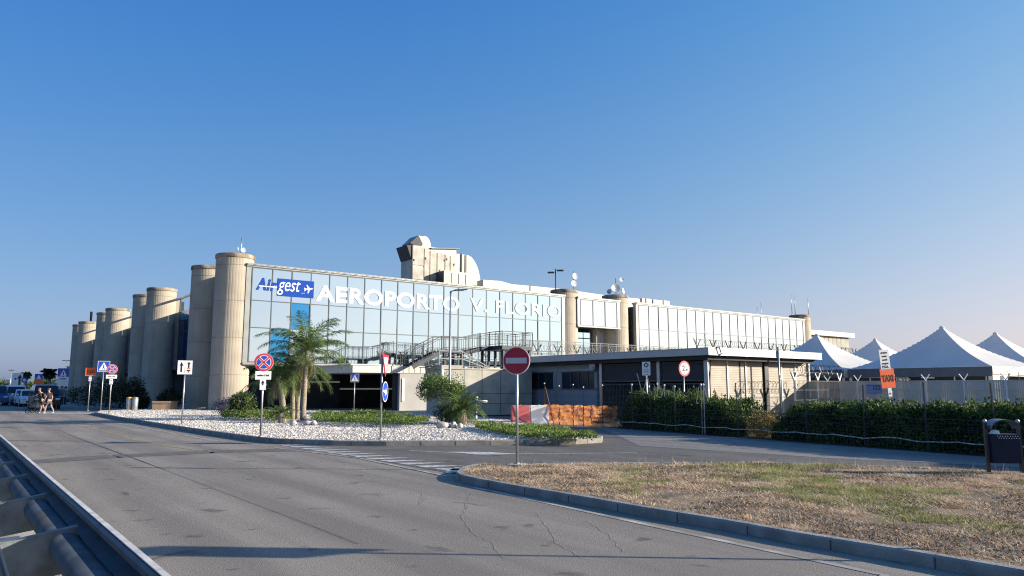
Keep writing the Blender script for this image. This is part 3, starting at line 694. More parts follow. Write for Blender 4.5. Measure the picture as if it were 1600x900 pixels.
for k in range(4): mb.box((xc + (xd - xc) * (k + .5) / 4, 12.42, 2.0), (xc + (xd - xc) * (k + .5) / 4 + .1, 12.49, 2.25))
mb.box((xc - .03, 12.5, 0.1), (xc - .003, 13.9, zc_ - .15)); mb.build('handle_and_dark_trim', m_mull, AH)  # last box is a dark sheet, shade painted over the left face
# long low duct on the roof
DU = E('roof_duct', 'long low white duct running along the roof behind the parapet', 'duct', (*WQ(0, 0), 8.8), BROT)
mb = MB(); seg = [(755, 437), (782, 439), (800, 444), (880, 451.5), (930, 459), (960, 463)]
for (u0, v0), (u1, v1) in zip(seg[:-1], seg[1:]):
    a, za1 = pz(u0, v0, 12); b, zb1 = pz(u1, v1, 12)
    mb.add([(a, 12, .3), (b, 12, .3), (b, 13.2, .3), (a, 13.2, .3), (a, 12, za1), (b, 12, zb1), (b, 13.2, zb1), (a, 13.2, za1)],
           [(0, 3, 2, 1), (4, 5, 6, 7), (0, 1, 5, 4), (1, 2, 6, 5), (2, 3, 7, 6), (3, 0, 4, 7)])
mb.build('duct_run', m_cream, DU)
mb = MB(); a0_, b0_ = pz(755, 440, 12)[0], pz(960, 463, 12)[0]; p = a0_ + .6
while p < b0_: mb.box((p, 11.96, 1.0), (p + .05, 11.995, 3.0)); p += 1.6
mb.build('duct_joint', m_alul, DU)
DU2 = E('roof_duct', 'broken row of pale roof units right of the two front columns', 'roof unit', (*WQ(0, 0), 8.8), BROT)
mb = MB(); rr = random.Random(11)
for u0, u1, v0 in ((981, 1000, 465), (1003, 1008, 466), (1010, 1018, 466.5), (1021, 1035, 468), (1037, 1046, 469.5)):
    a, za1 = pz(u0, v0, 12); b, _ = pz(u1, v0, 12); mb.box((a, 12, 0), (b, 13, za1))
mb.build('cabinet', m_duct, DU2)
# roof floodlight
rl = F(868, 424, 10); FL = E('roof_floodlight', 'twin headed floodlight on a tall pole above the terminal roof', 'floodlight', (*WQ(rl[0], 10), 8.8), 0)
h_ = rl[1] - 8.8
mb = MB(); mb.tube([(0, 0, 0), (0, 0, h_ + .3)], .07, 6); mb.build('pole', m_mull, FL)
mb = MB()
for s in (-1, 1): mb.box((s * .55 - .38, -.2, h_ - .1 + s * .12), (s * .55 + .38, .2, h_ + .06 + s * .12))
mb.build('lamp_head', m_black, FL)
# aerials and dishes on the columns
def dish(mb, c, r, yaw, tilt=.1):
    n = 16; d = Vector((math.sin(yaw), -math.cos(yaw), tilt)).normalized(); x = d.cross(Vector((0, 0, 1))).normalized(); y = x.cross(d)
    rings = [(0, 0.), (.5, .06), (1, .22)]
    vs = [Vector(c) + (x * math.cos(2 * math.pi * k / n) + y * math.sin(2 * math.pi * k / n)) * (r * a) + d * (r * b) for a, b in rings for k in range(n)]
    mb.add(vs, [(i * n + k, i * n + (k + 1) % n, (i + 1) * n + (k + 1) % n, (i + 1) * n + k) for i in range(2) for k in range(n)], 0, True)
    vs = [Vector(c) + (x * math.cos(2 * math.pi * k / n) + y * math.sin(2 * math.pi * k / n)) * (r * a) - d * (r * .3 * (1 - a)) for a in (0, 1.0) for k in range(n)]
    mb.add(vs, [(k, n + k, n + (k + 1) % n, (k + 1) % n) for k in range(n)], 0, True)
def equip(name, label, cat, p, q, items, mast=None):
    e = E(name, label, cat, (*WQ(p, q), 11.36), 0)
    mb = MB(); mb.tube([(0, 0, 0), (0, 0, mast or 1.2)], .04, 6); mb.bar((-.4, 0, .05), (.4, 0, .05), .06); mb.build('mast', m_galv, e)
    for k, (c, r, yaw, m) in enumerate(items):
        mb = MB(); dish(mb, (c[0] * .8, c[1], c[2] * .85), r * .66, yaw); mb.build('dish', m, e)
    return e
equip('satellite_dishes', 'small white aerial panels on top of the corner column', 'antenna', .3, -.3, [((-.25, -.1, .45), .3, -1.2, m_white), ((.25, -.1, .4), .28, .4, m_white)], 1.3)
equip('satellite_dishes', 'two stacked dishes on the left one of the front columns', 'antenna', cp1 + .7, -.6, [((0, -.15, .75), .48, .4, m_white), ((.15, -.15, 1.6), .52, .6, m_galv)], 1.9)
equip('satellite_dishes', 'cluster of grey and white dishes on the right one of the front columns', 'antenna', cp2 - .3, -.4, [((-.1, -.2, .8), .7, .3, m_galv), ((.75, -.1, 1.9), .35, .2, m_white), ((.9, .1, .5), .5, 1.1, m_white), ((-.9, -.1, .4), .4, -.6, m_galv)], 1.8)
for k, (u, v0, cc) in enumerate(((1234, 459, 'tallest left thin aerial on the far right column'), (1239, 461, 'thin aerial standing second from left on the far right column'), (1260, 466, 'right hand aerial on the far right column'))):
    p, z = F(u, v0, 1.); e = E('aerial', cc, 'antenna', (*WQ(p, .8), 11.3), 0, 'aerials above the far right end'); mb = MB(); mb.tube([(0, 0, -.3), (0, 0, (z - 11.3) * .55), (0, 0, z - 11.3)], [.06, .045, .02], 6); mb.build('rod', m_galv, e)
    mb = MB(); mb.lathe([(.09, 0), (.09, .2)], 8, (0, 0, .02)); mb.build('base', m_galv, e)
for k, (u, v0, cc) in enumerate(((1183, 480, 'shorter of two thin aerials on the roof edge near the far right end'), (1189, 473, 'taller of two thin aerials on the roof edge near the far right end'))):
    p, z = F(u, v0, 4.); e = E('aerial', cc, 'antenna', (*WQ(p, 4), 10.2), 0, 'aerials above the far right end'); mb = MB(); mb.tube([(0, 0, 0), (0, 0, z - 10.2)], .04, 5); mb.build('rod', m_galv, e)
e = E('chimney_pipe', 'dark short flue pipe on top of a far left column', 'pipe', (*WQ(.2, 69.6), 11.36)); mb = MB(); mb.lathe([(.16, 0), (.16, 1.3), (.2, 1.32), (.2, 1.5)], 10); mb.build('flue', m_black, e); mb = MB(); mb.lathe([(.3, 0), (.3, .08)], 10); mb.build('flange', m_galv, e)
# neighbouring block at the right end
a = F(1256, 517, 12); b = F(1330, 521, 12)
NB = E('office_block', 'concrete block with a white fascia beyond the right end of the terminal', 'building', (*WQ(0, 0), 0), BROT)
mb = MB(); mb.box((a[0], 12, 0), (b[0] - 1, 30, 10.35)); mb.build('wall', m_conc2, NB)
mb = MB(); mb.box((a[0] - .5, 11.4, 10.35), (b[0], 30, 11.15)); mb.build('fascia', m_cream, NB)
mb = MB()
for k in range(9): mb.box((a[0] + 1 + k * 1.3, 11.97, .2), (a[0] + 1.05 + k * 1.3, 11.995, 10.3))
mb.box((a[0], 11.97, 8.6), (b[0] - 1, 11.994, 8.66)); mb.build('wall_joint', m_mull, NB)

# ------------------------------------------------------------------ raised terrace in front of the terminal
TR = E('terrace', 'raised concrete terrace deck in front of the glass facade', 'terrace', (C0[0], C0[1], 0), BROT)
TQ = -8.6
mb = MB(); mb.box((5.55, TQ, 2.68), (84, Q0 - .12, 3.18)); mb.build('deck', m_cream, TR)
mb = MB(); mb.box((5.4, TQ - .06, 3.182), (8.7, Q0 - .12, 3.26)); mb.build('kerb', m_alul, TR)
mb = MB(); mb.box((9.2, TQ + .06, 0), (12.7, TQ + .36, 2.679)); mb.box((12.7, TQ + .07, 0), (17.5, TQ + .36, 2.678)); mb.build('wall', m_wall, TR)
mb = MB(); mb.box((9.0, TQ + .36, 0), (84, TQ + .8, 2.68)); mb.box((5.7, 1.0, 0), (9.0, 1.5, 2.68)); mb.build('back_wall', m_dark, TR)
mb = MB()
for k in range(7): mb.box((9.4 + k * .47, TQ - .012, 2.70), (9.44 + k * .47, TQ - .003, 3.16))
mb.build('deck_joint', m_soffit, TR)
mb = MB(); a = F(622, 592, TQ)[0]; mb.box((9.35, TQ + .0, .7), (9.55, TQ + .055, 2.3)); mb.build('corner_trim', m_alul, TR)
# projecting block under the stairs
SBQ = -18.4; SBL = F(692, 600, SBQ)[0]; SBR = F(831, 600, SBQ)[0]; SBB = SBQ + 1.8; SBZ = F(760, 578, SBQ)[1]; ps = lambda u: F(u, 600, SBQ)[0]
SB = E('stair_block', 'concrete block with panel joints carrying the steel stairs', 'wall', (C0[0], C0[1], 0), BROT)
mb = MB(); mb.box((SBL, SBQ, 0.0), (SBR, SBB, SBZ)); mb.build('wall', m_conc2, SB)
mb = MB(); mb.box((SBL - .15, SBQ - .08, SBZ + .002), (ps(722), SBB, SBZ + .24)); mb.box((ps(722), SBQ - .05, SBZ + .003), (SBR + .03, SBB, SBZ + .08)); mb.build('coping', m_conc2, SB)
mb = MB()
for x in (ps(725), ps(753), ps(782)): mb.box((x, SBQ - .012, .1), (x + .03, SBQ - .003, SBZ - .01))
for z in (.7, 1.3): mb.box((SBL + .02, SBQ - .011, z), (SBR - .02, SBQ - .003, z + .025))
mb.build('wall_joint', m_mull, SB)
mb = MB(); mb.box((SBL - .14, SBQ - .1, 0), (SBL - .01, SBQ + .1, SBZ)); mb.build('corner_post', m_galv, SB)
# recess between stair block and kiosk, its shade put into a dark wall colour
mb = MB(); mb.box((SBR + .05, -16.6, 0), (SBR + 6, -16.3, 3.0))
o = mb.build('service_wall', m_dark, None, (C0[0], C0[1], 0), BROT); tag(o, 'recessed wall coloured dark for shade between the stair block and the low kiosk', 'wall')

# steel stairs, landings and railings (one structure)
ST = E('steel_staircase', 'dark grey galvanised steel stair and landing rising over the terrace', 'staircase', (C0[0], C0[1], 0), BROT)
m_stg = M('stair_galvanised', (.19, .195, .20), .6, .2, var=.15)
m_steel = M('dark_steel', (.03, .038, .048), .55, .3, var=.15, vs=3)
SQ = -9.6                    # plane of the flight
def lp(u, v, q_=SQ): return F(u, v, q_)
def flight(pa, za1, pb, zb1, q0, q1, name='stair_flight'):
    n = max(3, int(abs(zb1 - za1) / .17)); mb = MB()
    for k in range(n):
        t = (k + .5) / n; x = pa + (pb - pa) * t; z = za1 + (zb1 - za1) * t; mb.box((x - .16, q0 + .05, z - .02), (x + .16, q1 - .05, z + .02))
    for q_ in (q0, q1): mb.bar((pa, q_, za1 - .1), (pb, q_, zb1 - .1), .06, .28)
    o = mb.build(name, m_steel, ST)
def rail(pts, name='railing', h=1.05, n_mid=2, post=1.0, balus=True, parent=None, m=None, r=.025):
    mb = MB(); pts = [Vector(p) for p in pts]
    for a, b in zip(pts[:-1], pts[1:]):
        up = Vector((0, 0, h)); mb.bar(a + up, b + up, r * 2); mb.bar(a + up * .85, b + up * .85, r * 1.1)
        mb.bar(a + up * .12, b + up * .12, r * 1.2)
        l = (b - a).length; k = max(1, round(l / post))
        for i in range(k + 1): c = a + (b - a) * (i / k); mb.bar(c, c + up, r * 1.8)
        if balus:
            k = max(2, round(l / .2))
            for i in range(1, k): c = a + (b - a) * (i / k); mb.bar(c + up * .12, c + up * .85, .011)
    return mb.build(name, m or m_steel, parent or ST)
x640, _ = lp(640, 560); zl = 3.18
pA = lp(645, 569)[0]; pB, zBt = lp(690, 527); zL1 = zBt - 1.05     # first landing level
pC = lp(728, 530)[0]; pD, zDt = lp(765, 521); zL2 = lp(765, 541)[1]
pE = lp(812, 541)[0]
zL1 = lp(690, 548)[1]
flight(pA, zl, pB, zL1, SQ, SQ + 1.2)
mb = MB(); mb.box((pB, SQ, zL1 - .12), (pC, SQ + 1.2, zL1)); mb.box((pD, SQ - 1.6, zL2 - .3), (pE, SQ + 1.6, zL2)); mb.build('landing', m_steel, ST)
flight(pC, zL1, pD, zL2, SQ, SQ + 1.2)
for q_ in (SQ, SQ + 1.2): rail([(pA, q_, zl), (pB, q_, zL1), (pC, q_, zL1), (pD, q_, zL2)])
rail([(pD, SQ - 1.6, zL2), (pE, SQ - 1.6, zL2), (pE, SQ + 1.6, zL2), (pD + .2, SQ + 1.6, zL2)])
rail([(pD, SQ - 1.6, zL2), (pD, SQ, zL2)])
# light lower flight in front, coming down to the block
pF, zF = lp(722, 549, SBQ + .4); pG, zG = lp(765, 576, SBQ + .4); 
mbq = SBQ + .4
mb = MB(); 
for dz in (0, -.45):
    mb.bar((pF, mbq, zF + dz), (pG, mbq, zG + .05 + dz * .2), .05); mb.bar((pF - 1.6, mbq, zF + dz), (pF, mbq, zF + dz), .05)
for t in np.linspace(0, .8, 4): mb.bar((pF + (pG - pF) * t, mbq, SBZ), (pF + (pG - pF) * t, mbq, zF + (zG - zF) * t), .045)
for t in (.8, 1.6): mb.bar((pF - t, mbq, SBZ), (pF - t, mbq, zF), .045)
mb.build('lower_railing', m_stg, ST)
mb = MB()
for k in range(9): mb.box((pF - 2.2 + k * .22, mbq + .2, SBZ + .1 + k * .1), (pF - 1.95 + k * .22, mbq + 1.3, SBZ + .13 + k * .1))
for k in range(8): mb.box((pF - .2 + k * .24, mbq + .2, SBZ + .95 - k * .11), (pF + .05 + k * .24, mbq + 1.3, SBZ + .98 - k * .11))
mb.build('lower_tread', m_stg, ST)
mb = MB()
for x in np.linspace(pD + .3, pE - .1, 5): mb.box((x - .1, SQ - 1.45, 2.9), (x + .1, SQ - 1.25, zL2 - .3)); mb.box((x - .08, SQ + 1.3, 3.0), (x + .08, SQ + 1.46, zL2 - .3))
mb.box((pC - .3, SQ + .1, 2.9), (pC - .1, SQ + .3, zL1 - .12)); mb.box((pB + .3, SQ + .1, 2.9), (pB + .5, SQ + .3, zL1 - .12)); mb.box((pB + 1.2, SQ + .6, 2.9), (pB + 1.5, SQ + .8, zL1 - .12))
mb.bar((pD, SQ - 1.3, 3.0), (pE, SQ - 1.3, zL2 - .3), .08); mb.bar((pC, SQ - .4, 3.3), (pE, SQ - .4, 3.3), .1)
mb.build('support_frame', m_steel, ST)
# railing along the terrace edge, left piece and right piece
RL = E('terrace_railing', 'dark steel railing along the terrace edge left of the stairs', 'railing', (C0[0], C0[1], 0), BROT)
rail([(9.3, TQ + .2, 3.18), (pA, TQ + .2, 3.18)], 'rail_panel', .95, parent=RL)
m_railg = M('rail_grey', (.13, .135, .14), .6, .2, var=.1)
RL = E('terrace_railing', 'long thin steel railing on the terrace behind the kiosk roof', 'railing', (C0[0], C0[1], 0), BROT)
p_r0, z_r0 = F(822, 529, TQ); p_r1, z_r1 = F(1000, 545, TQ)
rail([(p_r0 - .5, TQ + .15, z_r0 - 1.25), (p_r1 + 6, TQ + .15, z_r0 - 1.25)], 'rail_panel', 1.15, parent=RL, m=m_railg)
mb = MB(); mb.box((p_r0 - .5, TQ + .05, 3.19), (p_r1 + 6, TQ + .3, z_r0 - 1.26)); mb.build('plinth', m_conc2, RL)

# barbed security fence on the terrace: posts with Y arms and razor coils
def coil(mb, a, b, r, pitch, th=.012, n=10):
    a = Vector(a); b = Vector(b); l = (b - a).length; d = (b - a) / l; y = Vector((0, 0, 1)); x = d.cross(y).normalized(); k = int(l / pitch * n); pts = []
    for i in range(k + 1):
        t = i / n * 2 * math.pi; rr_ = r * (1 + .08 * math.sin(t * .37)); pts.append(a + d * (l * i / k) + (x * math.cos(t) + y * math.sin(t)) * rr_)
    return mb.tube(pts, th, 3, cap=False, smooth=False)
m_wire = M('fence_wire', (.14, .145, .15), .5, .5, var=.1)
def yfence(label, P, base, fork, arm, m, rmesh=True, step=.2, coil_r=.28, wires=(0.3, .6, .9), meshm=None, coilz=.35, group='security fences'):
    e = E('security_fence', label, 'fence', (0, 0, 0), 0, group)
    P = [Vector((p[0], p[1], base)) for p in P]
    d = (P[-1] - P[0]).normalized(); x = d
    for p in P:
        mb = MB(); top = p + Vector((0, 0, fork - base)); mb.bar(p, top, .07); 
        for s in (-1, 1): mb.bar(top, top + x * s * arm * .62 + Vector((0, 0, arm)), .08)
        mb.build('post', m, e)
    mb = MB()
    for t in wires: mb.bar(P[0] + Vector((0, 0, (fork - base) * t)), P[-1] + Vector((0, 0, (fork - base) * t)), .014)
    if rmesh:
        L_ = (P[-1] - P[0]).length; k = int(L_ / step)
        for i in range(k + 1): c = P[0] + (P[-1] - P[0]) * (i / k); mb.bar(c, c + Vector((0, 0, fork - base)), .01)
    mb.bar(P[0] + Vector((0, 0, fork - base + arm)), P[-1] + Vector((0, 0, fork - base + arm)), .014)
    mb.build('wire_mesh', meshm or m_wire, e)
    mb = MB(); coil(mb, P[0] + Vector((0, 0, fork - base + coilz)), P[-1] + Vector((0, 0, fork - base + coilz)), coil_r, .33, .014); mb.build('razor_coil', m_wire, e)
    return e
yfence('tall dark Y armed razor wire fence on the terrace right of the front columns', [WQ(42.3 + k * 2.5, TQ + .3) for k in range(9)] + [WQ(64.9 + k * 2.5, TQ + .3) for k in range(4)], 3.18, 5.6, .85, m_steel, True, .6, .32, (.3, .98), coilz=.5)
yfence('lower pale fence with Y shaped arms on the terrace behind the kiosk roof', [WQ(20 + k * 2.2, TQ + .6) for k in range(10)], 3.18, 4.55, .7, m_railg, False, .3, .26, (.3, .6, .95))
yfence('short dark fence with razor wire at the left end of the terrace', [WQ(7.9 + k * 1.8, TQ + .5) for k in range(4)], 3.18, 3.7, .5, m_steel, False, .3, .22, (.3, .9))

# ------------------------------------------------------------------ low kiosk building
KP, KQ = 12.9, -32.35
KX = WQ(KP, KQ)
K = E('kiosk_building', 'low flat roofed kiosk with a wide grey canopy and roller shutters', 'building', (*KX, 0), BROT)
KL, KW = 15.6, 10.1      # length along q, width along p
m_panel = M('kiosk_panel', (.28, .30, .32), .6, .1, var=.06, vs=.8)
m_corr = M('shutter_beige', (.36, .315, .255), .6, .1, var=.12, vs=1.2)
m_fascia = M('fascia_metal', (.44, .44, .43), .45, .25, var=.05, vs=1)
mb = MB(); mb.box((0, 0, 3.24), (KW, KL, 3.58)); mb.build('canopy', m_fascia, K)
mb = MB(); mb.box((-.02, -.02, 3.565), (KW + .02, KL + .02, 3.60)); mb.box((-.015, -.015, 3.225), (KW + .015, KL + .015, 3.25)); mb.build('canopy_edge', m_alu, K)
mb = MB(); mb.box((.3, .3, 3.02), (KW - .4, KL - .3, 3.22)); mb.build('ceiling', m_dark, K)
qa = -23.9 - KQ; qb_ = -17.0 - KQ           # solid walled section
mb = MB()
def wallwin(x, y0, y1, z0, z1, holes, t=.15):
    ys = sorted({y0, y1, *[h[0] for h in holes], *[h[1] for h in holes]})
    for a, b in zip(ys[:-1], ys[1:]):
        hs = [h for h in holes if h[0] <= a and h[1] >= b]
        if hs: mb.box((x, a, z0), (x + t, b, hs[0][2])); mb.box((x, a, hs[0][3]), (x + t, b, z1))
        else: mb.box((x, a, z0), (x + t, b, z1))
w1 = (-19.87 - KQ, -16.75 - KQ); w2 = (-23.67 - KQ, -20.68 - KQ)
wallwin(.8, qa, 15.62, 0, 3.02, [(w1[0], w1[1] - .05, 1.62, 2.56), (w2[0] + .12, w2[1], 1.62, 2.56)])
mb.box((.8, qa, 0), (KW - .8, qa + .15, 3.02)); mb.box((.95, 15.4, 0), (KW - .8, 15.55, 3.02)); mb.build('wall', m_panel, K)
for w_ in (w1, w2):
    y0, y1 = max(w_[0], qa + .12), min(w_[1], 15.5); mb = MB(); mb.box((.88, y0, 1.62), (.93, y1, 2.56)); o = mb.build('window', m_wing, K)
    mb = MB(); n = 4
    for k in range(n + 1): y = y0 + (y1 - y0) * k / n; mb.box((.84, y - .03, 1.62), (.95, y + .03, 2.56))
    mb.box((.76, y0 - .06, 1.56), (.84, y1 + .06, 1.62)); mb.box((.76, y0 - .06, 2.56), (.84, y1 + .06, 2.62)); mb.build('frame', m_mull, o)
mb = MB()
for y in (-20.2 - KQ, -24.1 - KQ): mb.box((.77, y - .03, 0), (.798, y + .03, 3.0))
mb.box((.76, qa + .3, 2.70), (.797, 15.5, 2.74)); mb.build('wall_trim', m_alu, K)
mb = MB(); dish(mb, (.7, qa + .35, 2.88), .28, -1.6); mb.build('wall_dish', m_galv, K)
# open bay with half raised shutters
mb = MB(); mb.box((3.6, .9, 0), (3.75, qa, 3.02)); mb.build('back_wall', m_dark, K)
def shutter(y0, y1, z0, z1, m):
    mb = MB(); z = z0
    while z < z1 - .01: mb.extr([(y0, z), (y1, z), (y1, z + .07), (y0, z + .07)], .86, .90); mb.box((.84, y0, z + .07), (.87, y1, z + .085)); z += .085
    return mb.build('shutter', m, K)
m_shd = M('dark_shutter', (.04, .045, .055), .6, .2, var=.1)
yy = [.9, 3.75, 4.05, qa - .35]
shutter(yy[0] + .05, yy[1], 2.05, 2.95, m_shd); shutter(yy[2], yy[3], 2.05, 2.95, m_shd)
mb = MB()
for (a, b) in ((yy[0], yy[1]), (yy[2], yy[3])):
    mb.box((.80, a, 1.98), (.92, b, 2.06)); mb.box((.80, a, 2.92), (.84, b, 2.97)); mb.box((.78, a + .1, 1.83), (.82, b, 1.88)); mb.box((.78, a + .1, .1), (.82, b, .15))
    k = int((b - a) / .11)
    for i in range(k): y = a + .1 + i * .11; mb.box((.79, y, .15), (.805, y + .02, 1.83))
mb.build('gate', m_mull, K)
mb = MB()
for y in (.72, 3.8, qa - .3): mb = MB(); mb.box((.76, y, 0), (.94, y + .2, 3.02)); mb.build('pillar', m_galv, K)
mb = MB(); mb.box((.60, .55, 0), (.70, .65, 3.2)); mb.build('downpipe', m_galv, K)
# right hand side: closed beige shutters, facing the sun
def rshutter(x0, x1, m):
    mb = MB(); z = .1
    while z < 3.0: mb.box((x0, .90, z), (x1, .93, z + .075)); mb.box((x0, .92, z + .075), (x1, .95, z + .09)); z += .09
    return mb.build('roller_shutter', m, K)
xs = [1.05, 2.6, 4.15, 5.75, 6.15, 7.4, 8.75, 10.25 - .1]
for a, b in zip(xs[:-1], xs[1:]):
    if abs(a - 5.75) < .01: continue
    rshutter(a + .05, b - .05, m_corr)
mb = MB()
for x in (2.6, 4.15, 7.4, 8.75): mb = MB(); mb.box((x - .05, .85, 0), (x + .05, .97, 3.02)); mb.build('mullion', m_alul, K)
for x in (.98, 10.1): mb = MB(); mb.box((x - .06, .80, 0), (x + .06, .98, 3.02)); mb.build('pillar', m_alul, K)
mb = MB(); mb.box((.72, .62, 0), (.80, .7, 3.22)); mb.build('downpipe', m_alul, K)
mb = MB(); mb.box((5.75, .80, 0), (6.1, .98, 3.1)); mb.build('pillar', m_black, K)
mb = MB()
for x in (1.6, 3.2, 4.9, 6.6, 8.0, 9.6): mb.add([(x, .05, 3.22), (x + .12, .05, 3.22), (x + .12, .8, 3.22), (x, .8, 3.22), (x, .7, 3.0), (x + .12, .7, 3.0)], [(0, 1, 2, 3), (0, 4, 5, 1), (3, 2, 5, 4), (0, 3, 4), (1, 5, 2)])
mb.build('bracket', m_mull, K)
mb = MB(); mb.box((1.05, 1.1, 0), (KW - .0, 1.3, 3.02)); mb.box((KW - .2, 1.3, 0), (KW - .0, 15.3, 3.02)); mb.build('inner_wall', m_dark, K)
mb = MB(); mb.tube([(.55, -.06, 3.6), (.7, -.1, 3.62), (.85, -.1, 3.3), (.75, .5, 3.0), (.72, .55, 2.0), (.72, .55, .2)], .035, 6); mb.build('cable', m_black, K)
mb = MB(); mb.tube([(5.75, -.06, .1), (5.75, -.06, 3.8)], .05, 6); mb.build('mast', m_galv, K)

# wire fence with coils close to the kiosk's right side
yfence('pale razor wire fence standing in front of the beige kiosk shutters', [WQ(KP + 5.6 + k * 2.2, KQ - 1.0) for k in range(3)], 0, 2.05, .4, m_galv, True, .12, .3, (.25, .5, .75, .98), coilz=.5)

# ------------------------------------------------------------------ marquee tents
TC = atY(1550, 572, 38.9)[:2]
def tent(lab, i, j, a=7.85):
    o2 = TC + D1 * (i * 8.1 + a / 2) + D2 * (j * 8.1 + a / 2)
    e = E('marquee_tent', lab, 'tent', (float(o2[0]), float(o2[1]), 0), BROT, 'white peaked marquee tents')
    ze = 2.78; H = 2.55; n = 40; vs = []; h = a / 2
    for iy in range(n + 1):
        for ix in range(n + 1):
            x = -1 + 2 * ix / n; y = -1 + 2 * iy / n; x = math.copysign(abs(x) ** 1.3, x); y = math.copysign(abs(y) ** 1.3, y)
            s = max(abs(x), abs(y)); z = H * (.62 * (1 - s) ** 1.0 + .38 * (1 - s) ** 2.6)
            mn = min(abs(x), abs(y)); z -= .10 * (1 - abs(mn / s - .0) if s > 0 else 0) * s * (1 - s) * 2
            s2 = max(s, .0)
            vs.append((x * h, y * h, ze + z))
    mb = MB(); mb.add(vs, [(iy * (n + 1) + ix, iy * (n + 1) + ix + 1, (iy + 1) * (n + 1) + ix + 1, (iy + 1) * (n + 1) + ix) for iy in range(n) for ix in range(n)], 0, False)
    mb.build('canopy', m_tent, e)
    mb = MB(); mb.lathe([(.17, ze + H - .10), (.12, ze + H - .02), (.04, ze + H + .03)], 12); mb.build('finial', m_tent, e)
    mb = MB(); hh = h + .015
    for (x0, y0, x1, y1) in ((-hh, -hh, hh, -hh + .03), (-hh, hh - .03, hh, hh), (-hh, -hh, -hh + .03, hh), (hh - .03, -hh, hh, hh)): mb.box((x0, y0, ze - .42), (x1, y1, ze + .012 + .001 * (x0 == -hh)))
    mb.build('valance', m_tent, e)
    mb = MB(); mb.box((-hh - .012, -hh + .02, ze - .52), (-hh - .002, hh, ze - .01)); mb.build('front_valance_shade', m_valance, e)  # dark overlay puts the front side's shade into the colour
    mb = MB()
    for sx in (-1, 1):
        for sy in (-1, 1): mb.box((sx * (h - .1) - .06, sy * (h - .1) - .06, 0), (sx * (h - .1) + .06, sy * (h - .1) + .06, ze - .03))
    for s in (-1, 1):
        mb.box((-h + .1, s * (h - .1) - .04, ze - .5), (h - .1, s * (h - .1) + .04, ze - .44)); mb.box((s * (h - .1) - .04, -h + .1, ze - .5), (s * (h - .1) + .04, h - .1, ze - .44))
    mb.build('frame', m_alul, e)
    return e
t1 = tent('largest white peaked tent nearest the taxi sign at the right', 0, 0)
t2 = tent('cream lit peaked tent directly behind the kiosk canopy corner', 0, 1)
t3 = tent('right hand peaked tent cut by the edge of the photo', 1, 0)
t4 = tent('small looking peaked tent seen in the gap between the two big front tents', 1, 1)
mb = MB()   # white drapes / dark interior
mb.box((-3.9, -3.92, 0), (-3.0, -3.7, 2.3)); mb.box((-2.4, -3.90, 0), (-1.9, -3.7, 2.3)); mb.build('side_curtain', m_tent, t1)
for e in (t1, t2):
    mb = MB(); 
    for k in range(5): mb.box((-3.86, -3.6 + k * 1.55, 1.15), (-3.82, -3.55 + k * 1.55, 2.3))
    mb.box((-3.86, -3.7, 1.15), (-3.82, 3.7, 1.2)); mb.build('side_frame', m_alul, e)
    mb = MB(); mb.box((3.4, -3.7, 0), (3.45, 3.7, 2.4)); mb.build('interior_shade_sheet', m_dark, e)  # dark sheet stands in for the shade inside the tent
mb = MB(); mb.box((-3.0, 0, 2.2), (-1.5, .1, 2.26)); mb.box((-2.5, 1.5, 2.15), (-1.2, 1.6, 2.2)); mb.build('light_fitting', m_white, t1)

# ------------------------------------------------------------------ white posted fence with shade mesh before the tents
FX = atY(1505, 590, 36.0)[:2]; fp, fq = PQ(FX)
m_shade = M('shade_mesh', (.30, .28, .25), .9, var=.06)
def fence_mesh_mat():
    m = bpy.data.materials.new('expanded_mesh'); m.use_nodes = True; n = m.node_tree; b = n.nodes['Principled BSDF']; b.inputs['Base Color'].default_value = (.62, .58, .50, 1); b.inputs['Roughness'].default_value = .7
    tc = n.nodes.new('ShaderNodeTexCoord'); wv = n.nodes.new('ShaderNodeTexWave'); wv.inputs['Scale'].default_value = 3.2; wv.inputs['Distortion'].default_value = 0.; wv.bands_direction = 'Y'
    n.links.new(tc.outputs['Object'], wv.inputs['Vector']); ns = n.nodes.new('ShaderNodeTexNoise'); ns.inputs['Scale'].default_value = 1.3; n.links.new(tc.outputs['Object'], ns.inputs['Vector'])
    ad = n.nodes.new('ShaderNodeMath'); ad.operation = 'MULTIPLY_ADD'; ad.inputs[1].default_value = .35; n.links.new(ns.outputs[0], ad.inputs[0]); n.links.new(wv.outputs[0], ad.inputs[2])
    cr = n.nodes.new('ShaderNodeValToRGB'); cr.color_ramp.elements[0].position = .15; cr.color_ramp.elements[1].position = .7; cr.color_ramp.elements[0].color = (.62, .62, .62, 1); cr.color_ramp.elements[1].color = (.93, .93, .93, 1)
    n.links.new(ad.outputs[0], cr.inputs[0]); n.links.new(cr.outputs[0], b.inputs['Alpha']); MATS['expanded_mesh'] = m; return m
m_exp = fence_mesh_mat()
def fq_(u): # q on the plane p = fp for pixel u
    return L(u, 595, fp)[0]
SF = E('mesh_fence', 'pale expanded metal fence with white Y topped posts before the marquees', 'fence', (C0[0] + fp * D1[0], C0[1] + fp * D1[1], 0), BROT)
for u in (1240, 1292.7, 1340, 1392, 1446, 1505.7, 1572, 1650, 1740):
    y = fq_(u); mb = MB(); mb.bar((0, y, 0), (0, y, 2.05), .06)
    for s in (-1, 1): mb.bar((0, y, 2.03), (0, y + s * .2, 2.32), .04)
    mb.build('post', m_white, SF)
ya, yb = fq_(1800), fq_(1195); k = int((yb - ya) / .09)
mb = MB(); mb.box((.04, ya, .1), (.055, yb, 2.0)); mb.build('mesh_panel', m_exp, SF)
mb = MB()
for i in range(k): y = ya + i * .09; mb.box((.02, y, .1), (.036, y + .035, 2.0))
